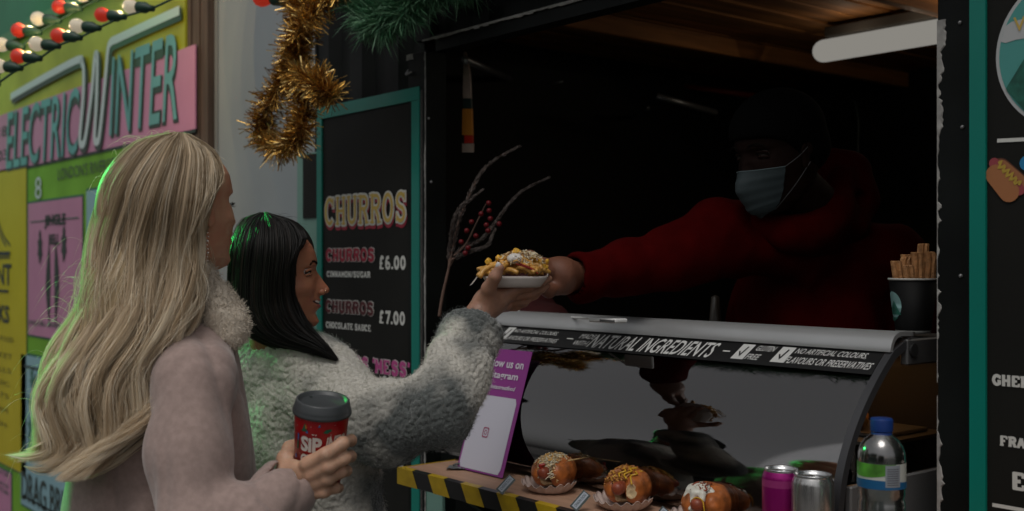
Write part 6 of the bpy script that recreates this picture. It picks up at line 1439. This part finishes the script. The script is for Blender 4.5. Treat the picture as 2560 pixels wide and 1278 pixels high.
mesh_obj('nail', *body([(.002, [ell(V(1246, 664, 2.197), (.0058, .0030, .0070), np.stack([R, F, UP], 1))])], .0008, .002), mat('nail_pale', (.62, .58, .56), .15), wm, True)

# ------------------------------------------------------------------ the food tray in their hands
tc_ = V(1288, 706, 2.268); fo = thing('food_tray', 'white paper tray of loaded golden fries handed over the counter', 'food tray', tc_)
m_tray = mat('tray_white', (.60, .54, .50), .65)
a_, b_, hh = .070, .046, .022; n = 96; vs = []; K = 7
MT = np.stack([R, F, UP], 1)
for lay in (0, 1):
    for j in range(K):
        s = j/(K-1); k = .70+.30*s**.8
        for i in range(n):
            A = 2*math.pi*i/n; ca, sa = math.cos(A), math.sin(A); e = .62
            x = a_*k*np.sign(ca)*abs(ca)**e; y = b_*k*np.sign(sa)*abs(sa)**e
            z = hh*s**1.2+(.003*math.sin(A*13)+.010*max(0, abs(ca)-.85)/.15)*s*(abs(ca) > .85)
            q3 = np.array([x, y, z])*(1-.02*lay)+np.array([0, 0, .0008*lay-.0]); vs.append(tc_+MT@(q3+np.array([0, 0, -.010])))
f = [(j*n+i, j*n+(i+1) % n, (j+1)*n+(i+1) % n, (j+1)*n+i) for j in range(K-1) for i in range(n)]+[tuple(range(n))[::-1]]
o2 = K*n; f2 = [tuple(o2+i for i in q_[::-1]) for q_ in f]; rim = [((K-1)*n+i, (K-1)*n+(i+1) % n, o2+(K-1)*n+(i+1) % n, o2+(K-1)*n+i) for i in range(n)]
mesh_obj('paper_tray', vs, f+f2+rim, m_tray, fo, True)
m_fry = mat('golden_fry', (.56, .29, .06), .4, var=.3, vscale=60, coat=.15, bump=.2, bscale=150); m_fry2 = mat('crisp_topping', (.62, .34, .03), .45, var=.4, vscale=90)
rr = np.random.default_rng(6); top0 = tc_+UP*.012
for i in range(58):
    x = rr.uniform(-.060, .058); y = rr.uniform(-.036, .03); hgt = .034*max(.0, 1-(x/.068)**2)*max(.2, 1-(y/.05)**2); z = rr.uniform(0, 1)**.5*hgt+.002
    c = top0+R*x+F*y+UP*z; a = rr.uniform(0, 6.28); el = rr.normal()*.25; d = R*math.cos(a)+F*math.sin(a)*.8+UP*el; d /= np.linalg.norm(d); L = rr.uniform(.014, .028); bd_ = UP*rr.uniform(.002, .008)+R*rr.normal()*.003
    P = rope([c-d*L, c-d*L*.4+bd_, c+d*L*.4+bd_, c+d*L], 12); MB().tube(P, np.r_[np.linspace(.004, .0052, 3), np.full(len(P)-6, .0054), np.linspace(.0052, .0038, 3)], 7).build('fry', m_fry, fo, True)
def chunk(c, s_, nm, m, seed): v, q = body([(.004, [ell(c+np.array(o_)*s_, (s_*.55,)*3) for o_ in np.random.default_rng(seed).normal(size=(6, 3))*.5])], .0014, .004, lambda P: .0016*vnoise(P*220)); mesh_obj(nm, v, q, m, fo, True)
chunk(V(1289, 629, 2.25), .0082, 'crisp_topping', m_fry2, 1); chunk(V(1222, 655, 2.25), .008, 'crisp_topping', m_fry2, 2); chunk(V(1354, 652, 2.27), .009, 'crisp_topping', m_fry2, 3); chunk(V(1335, 648, 2.26), .007, 'crisp_topping', m_fry2, 4); chunk(V(1251, 646, 2.265), .008, 'crisp_topping', m_fry2, 5); chunk(V(1360, 668, 2.24), .008, 'crisp_topping', m_fry2, 7)
v, q = body([(.008, [ell(V(1287, 644, 2.238), (.014, .014, .0085)), ell(V(1281, 651, 2.234), (.009, .009, .006)), ell(V(1297, 650, 2.236), (.008, .010, .006))])], .0014, .004, lambda P: .001*vnoise(P*150)); mesh_obj('white_sauce', v, q, mat('white_sauce', (.66, .62, .58), .35), fo, True)
for k, P in enumerate(([(1290, 660), (1310, 666), (1330, 673), (1345, 684)], [(1300, 660), (1322, 668), (1340, 678)], [(1262, 672), (1250, 676), (1243, 682)])): MB().tube(rope([V(a, b, 2.222) for a, b in P], 16), .0018, 6).build('red_sauce', m_ket, fo, True)
shreds(fo, 'grated_cheese', m_cheese, V(1300, 668, 2.262), .060, .040, .030, 260, .010, .0024, 9, .4)
# little fork / napkin corner sticking out
nk = Plane(V(1174, 715, 2.24), (V(1203, 676, 2.24)-V(1174, 715, 2.24)), R*.006+UP*.004)
nk.rect(0, 0, 1, 1, 0, 'wooden_fork', m_tray, fo, .001)

# ------------------------------------------------------------------ server inside the kiosk
ps = V(2010, 655, 2.75); sv = thing('person', 'masked server in a red hoodie leaning out of the dark kiosk', 'person', (ps[0], ps[1], .12))
fwd_s = -R*math.cos(rad(28))-F*math.sin(rad(28)); hd_s = Head(V(1962, 522, 2.43), fwd_s, 1.12, rad(14))
hd_s.build(sv, m_skin_d, 0., nose=.55, em=mat('eye_shadowed', (.05, .045, .04), .5, spec=.1), neck=([hd_s.w([-15, 0, 55])[0], V(2055, 540, 2.50), V(2060, 600, 2.52)], np.linspace(.056, .06, 11)))  # eye whites darkened in colour to stand for the kiosk's shade
v, q = body([(12., [ell((-18, 0, 150), (98, 84, 82)), ell((-45, 0, 110), (72, 78, 60))]), (6., [ell((60, 0, 95), (70, 110, 55))], 10., '-')], 4., 6., lambda P: 2.5*vnoise(P/14.)); mesh_obj('hair', hd_s.w(v), q, mat('hair_black', (.002, .002, .002), .95, spec=.05), sv, True)
# surgical mask: pleated sheet over nose and chin
nu, nv = 46, 40; U = np.linspace(-1.02, 1.02, nu); Vv = np.linspace(0, 1, nv); UU, VV = np.meshgrid(U, Vv)
zz = -6+VV*98-6*np.abs(UU)*(VV)+14*np.abs(UU)*(1-VV); P = head_local(UU*1.02, np.clip(zz, 3, 120), .0, 6., 0., 0)
P[..., 2] = zz; P[..., 0] += 23*gs(P[..., 1], 24)*gs(VV-.66, .30)+6*gs(P[..., 1], 30)*gs(VV-.3, .25)+1.4*np.abs((VV*5) % 1-.5)*(VV > .2)*(VV < .85)*2
P[..., 0] -= np.clip(6-zz, 0, 12)*.9
v = hd_s.w(P.reshape(-1, 3)); nn_ = nu*nv
msk = thing('face_mask', 'pale blue pleated surgical mask on the face of the server', 'face mask', hd_s.w([90, 0, 50])[0])
fm = [(j*nu+i, j*nu+i+1, (j+1)*nu+i+1, (j+1)*nu+i) for j in range(nv-1) for i in range(nu-1)]
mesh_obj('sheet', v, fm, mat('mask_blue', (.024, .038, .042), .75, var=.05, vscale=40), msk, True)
P2 = P.copy(); 
MB().tube(v.reshape(nv, nu, 3)[-1], .0012, 6).build('edge_binding', mat('mask_edge', (.10, .14, .15), .7), msk, True)
for sd_, i_ in ((1, -1), (-1, 0)):
    for j_, ez in ((-1, 112), (0, 84)):
        a = v.reshape(nv, nu, 3)[j_, i_]; b = hd_s.w([-14, sd_*78, ez])[0]; m_ = (a+b)/2+hd_s.M@np.array([0, sd_*.006, 0])
        MB().tube(rope([a, m_, b], 10), .0011, 6).build('ear_loop', mat('mask_loop', (.05, .05, .05), .6), msk, True)
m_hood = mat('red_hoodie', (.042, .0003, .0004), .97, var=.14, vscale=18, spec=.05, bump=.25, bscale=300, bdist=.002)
Ms = np.stack([fwd_s, np.cross(UP, fwd_s), UP], 1)
hdg = [(.06, [rc(V(2030, 615, 2.55), V(2215, 650, 2.56), .085, .082), rc(V(1990, 610, 2.52), V(1812, 590, 2.50), .085, .084), ell(V(2010, 860, 2.66), (.15, .235, .27), Ms), ell(V(2020, 1100, 2.85), (.16, .22, .3), Ms)]),
       (.05, chain([V(2222, 660, 2.56), V(2262, 820, 2.58), V(2250, 960, 2.60)], [.082, .068, .06]), .04),
       (.05, chain([V(1800, 600, 2.50), V(1690, 640, 2.50), V(1560, 670, 2.46), V(1462, 690, 2.42)], [.084, .068, .054, .046])+[cyl(V(1475, 690, 2.42), V(1432, 692, 2.40), .045, .010)], .03)]
hdg.append((.01, [rc(V(1436, 692, 2.40), V(1400, 692, 2.38), .038, .038)], .006, '-'))
v, q = body(hdg, .0075, .03, lambda P: .011*fbm(P*np.array([11, 11, 7]), 2, 6)+.006*np.abs(vnoise(P*np.array([20, 20, 10]), 2)))
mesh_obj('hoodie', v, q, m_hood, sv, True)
v, q = body([(.03, chain([V(2080, 405, 2.60), V(2118, 430, 2.585), V(2140, 500, 2.56), V(2112, 560, 2.51), V(2050, 590, 2.45), V(1975, 590, 2.42), V(1900, 560, 2.46), V(1880, 520, 2.52)], [.028, .042, .046, .044, .036, .034, .034, .03])+chain([V(2118, 430, 2.60), V(2060, 480, 2.68), V(2000, 520, 2.66)], [.04, .05, .05])+chain([V(2105, 450, 2.52), V(2085, 540, 2.46), V(2020, 585, 2.42)], [.028, .040, .040])), (.01, chain([V(2128, 520, 2.515), V(2150, 492, 2.515)], [.007, .011]), .012, '-')], .005, .02, lambda P: .006*fbm(P*16, 2, 3))
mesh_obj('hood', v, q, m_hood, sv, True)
hs_ = [chain([V(1352, 664, 2.345), V(1322, 646, 2.335), V(1288, 648, 2.325), V(1262, 660, 2.325)], [.0125, .0115, .010, .0085]),
       chain([V(1356, 660, 2.365), V(1325, 640, 2.36), V(1290, 642, 2.35), V(1262, 655, 2.35)], [.0125, .0115, .010, .0085]),
       chain([V(1370, 680, 2.34), V(1345, 668, 2.33), V(1318, 676, 2.32)], [.012, .011, .009]),
       chain([V(1392, 716, 2.36), V(1372, 728, 2.335), V(1352, 722, 2.315)], [.017, .014, .011])]
v, q = body([(.014, [rc(V(1440, 692, 2.41), V(1400, 686, 2.375), .033, .036), rc(V(1400, 686, 2.375), V(1362, 668, 2.352), .036, .020), rc(V(1405, 705, 2.38), V(1392, 712, 2.365), .028, .02)])]+[(.006, f_, .008) for f_ in hs_], .0018, .006)
mesh_obj('hand', v, q, mat('skin_dark_hand', (.16, .062, .035), .5, var=.12, vscale=40, bump=.12, bscale=260), sv, True)
c = ps; v, q = body([(.04, chain([np.array([c[0]+.1, c[1], 1.0]), np.array([c[0]+.1, c[1], .2])], [.09, .055])+chain([np.array([c[0]-.1, c[1], 1.0]), np.array([c[0]-.1, c[1], .2])], [.09, .055]))], .015, .02); mesh_obj('trousers', v, q, m_cloth_dark, sv, True)

for o in bpy.data.objects:      # flat print and worn paint: too fine to pick apart
    if o.name.split('.')[0] in ('lettering', 'tick_box', 'tick_mark', 'plant_drawing', 'tent_drawing', 'holly_drawing', 'chipped_edge', 'worn_edge', 'border_line', 'rule_line', 'tape_stripe'): o['kind'] = 'stuff'
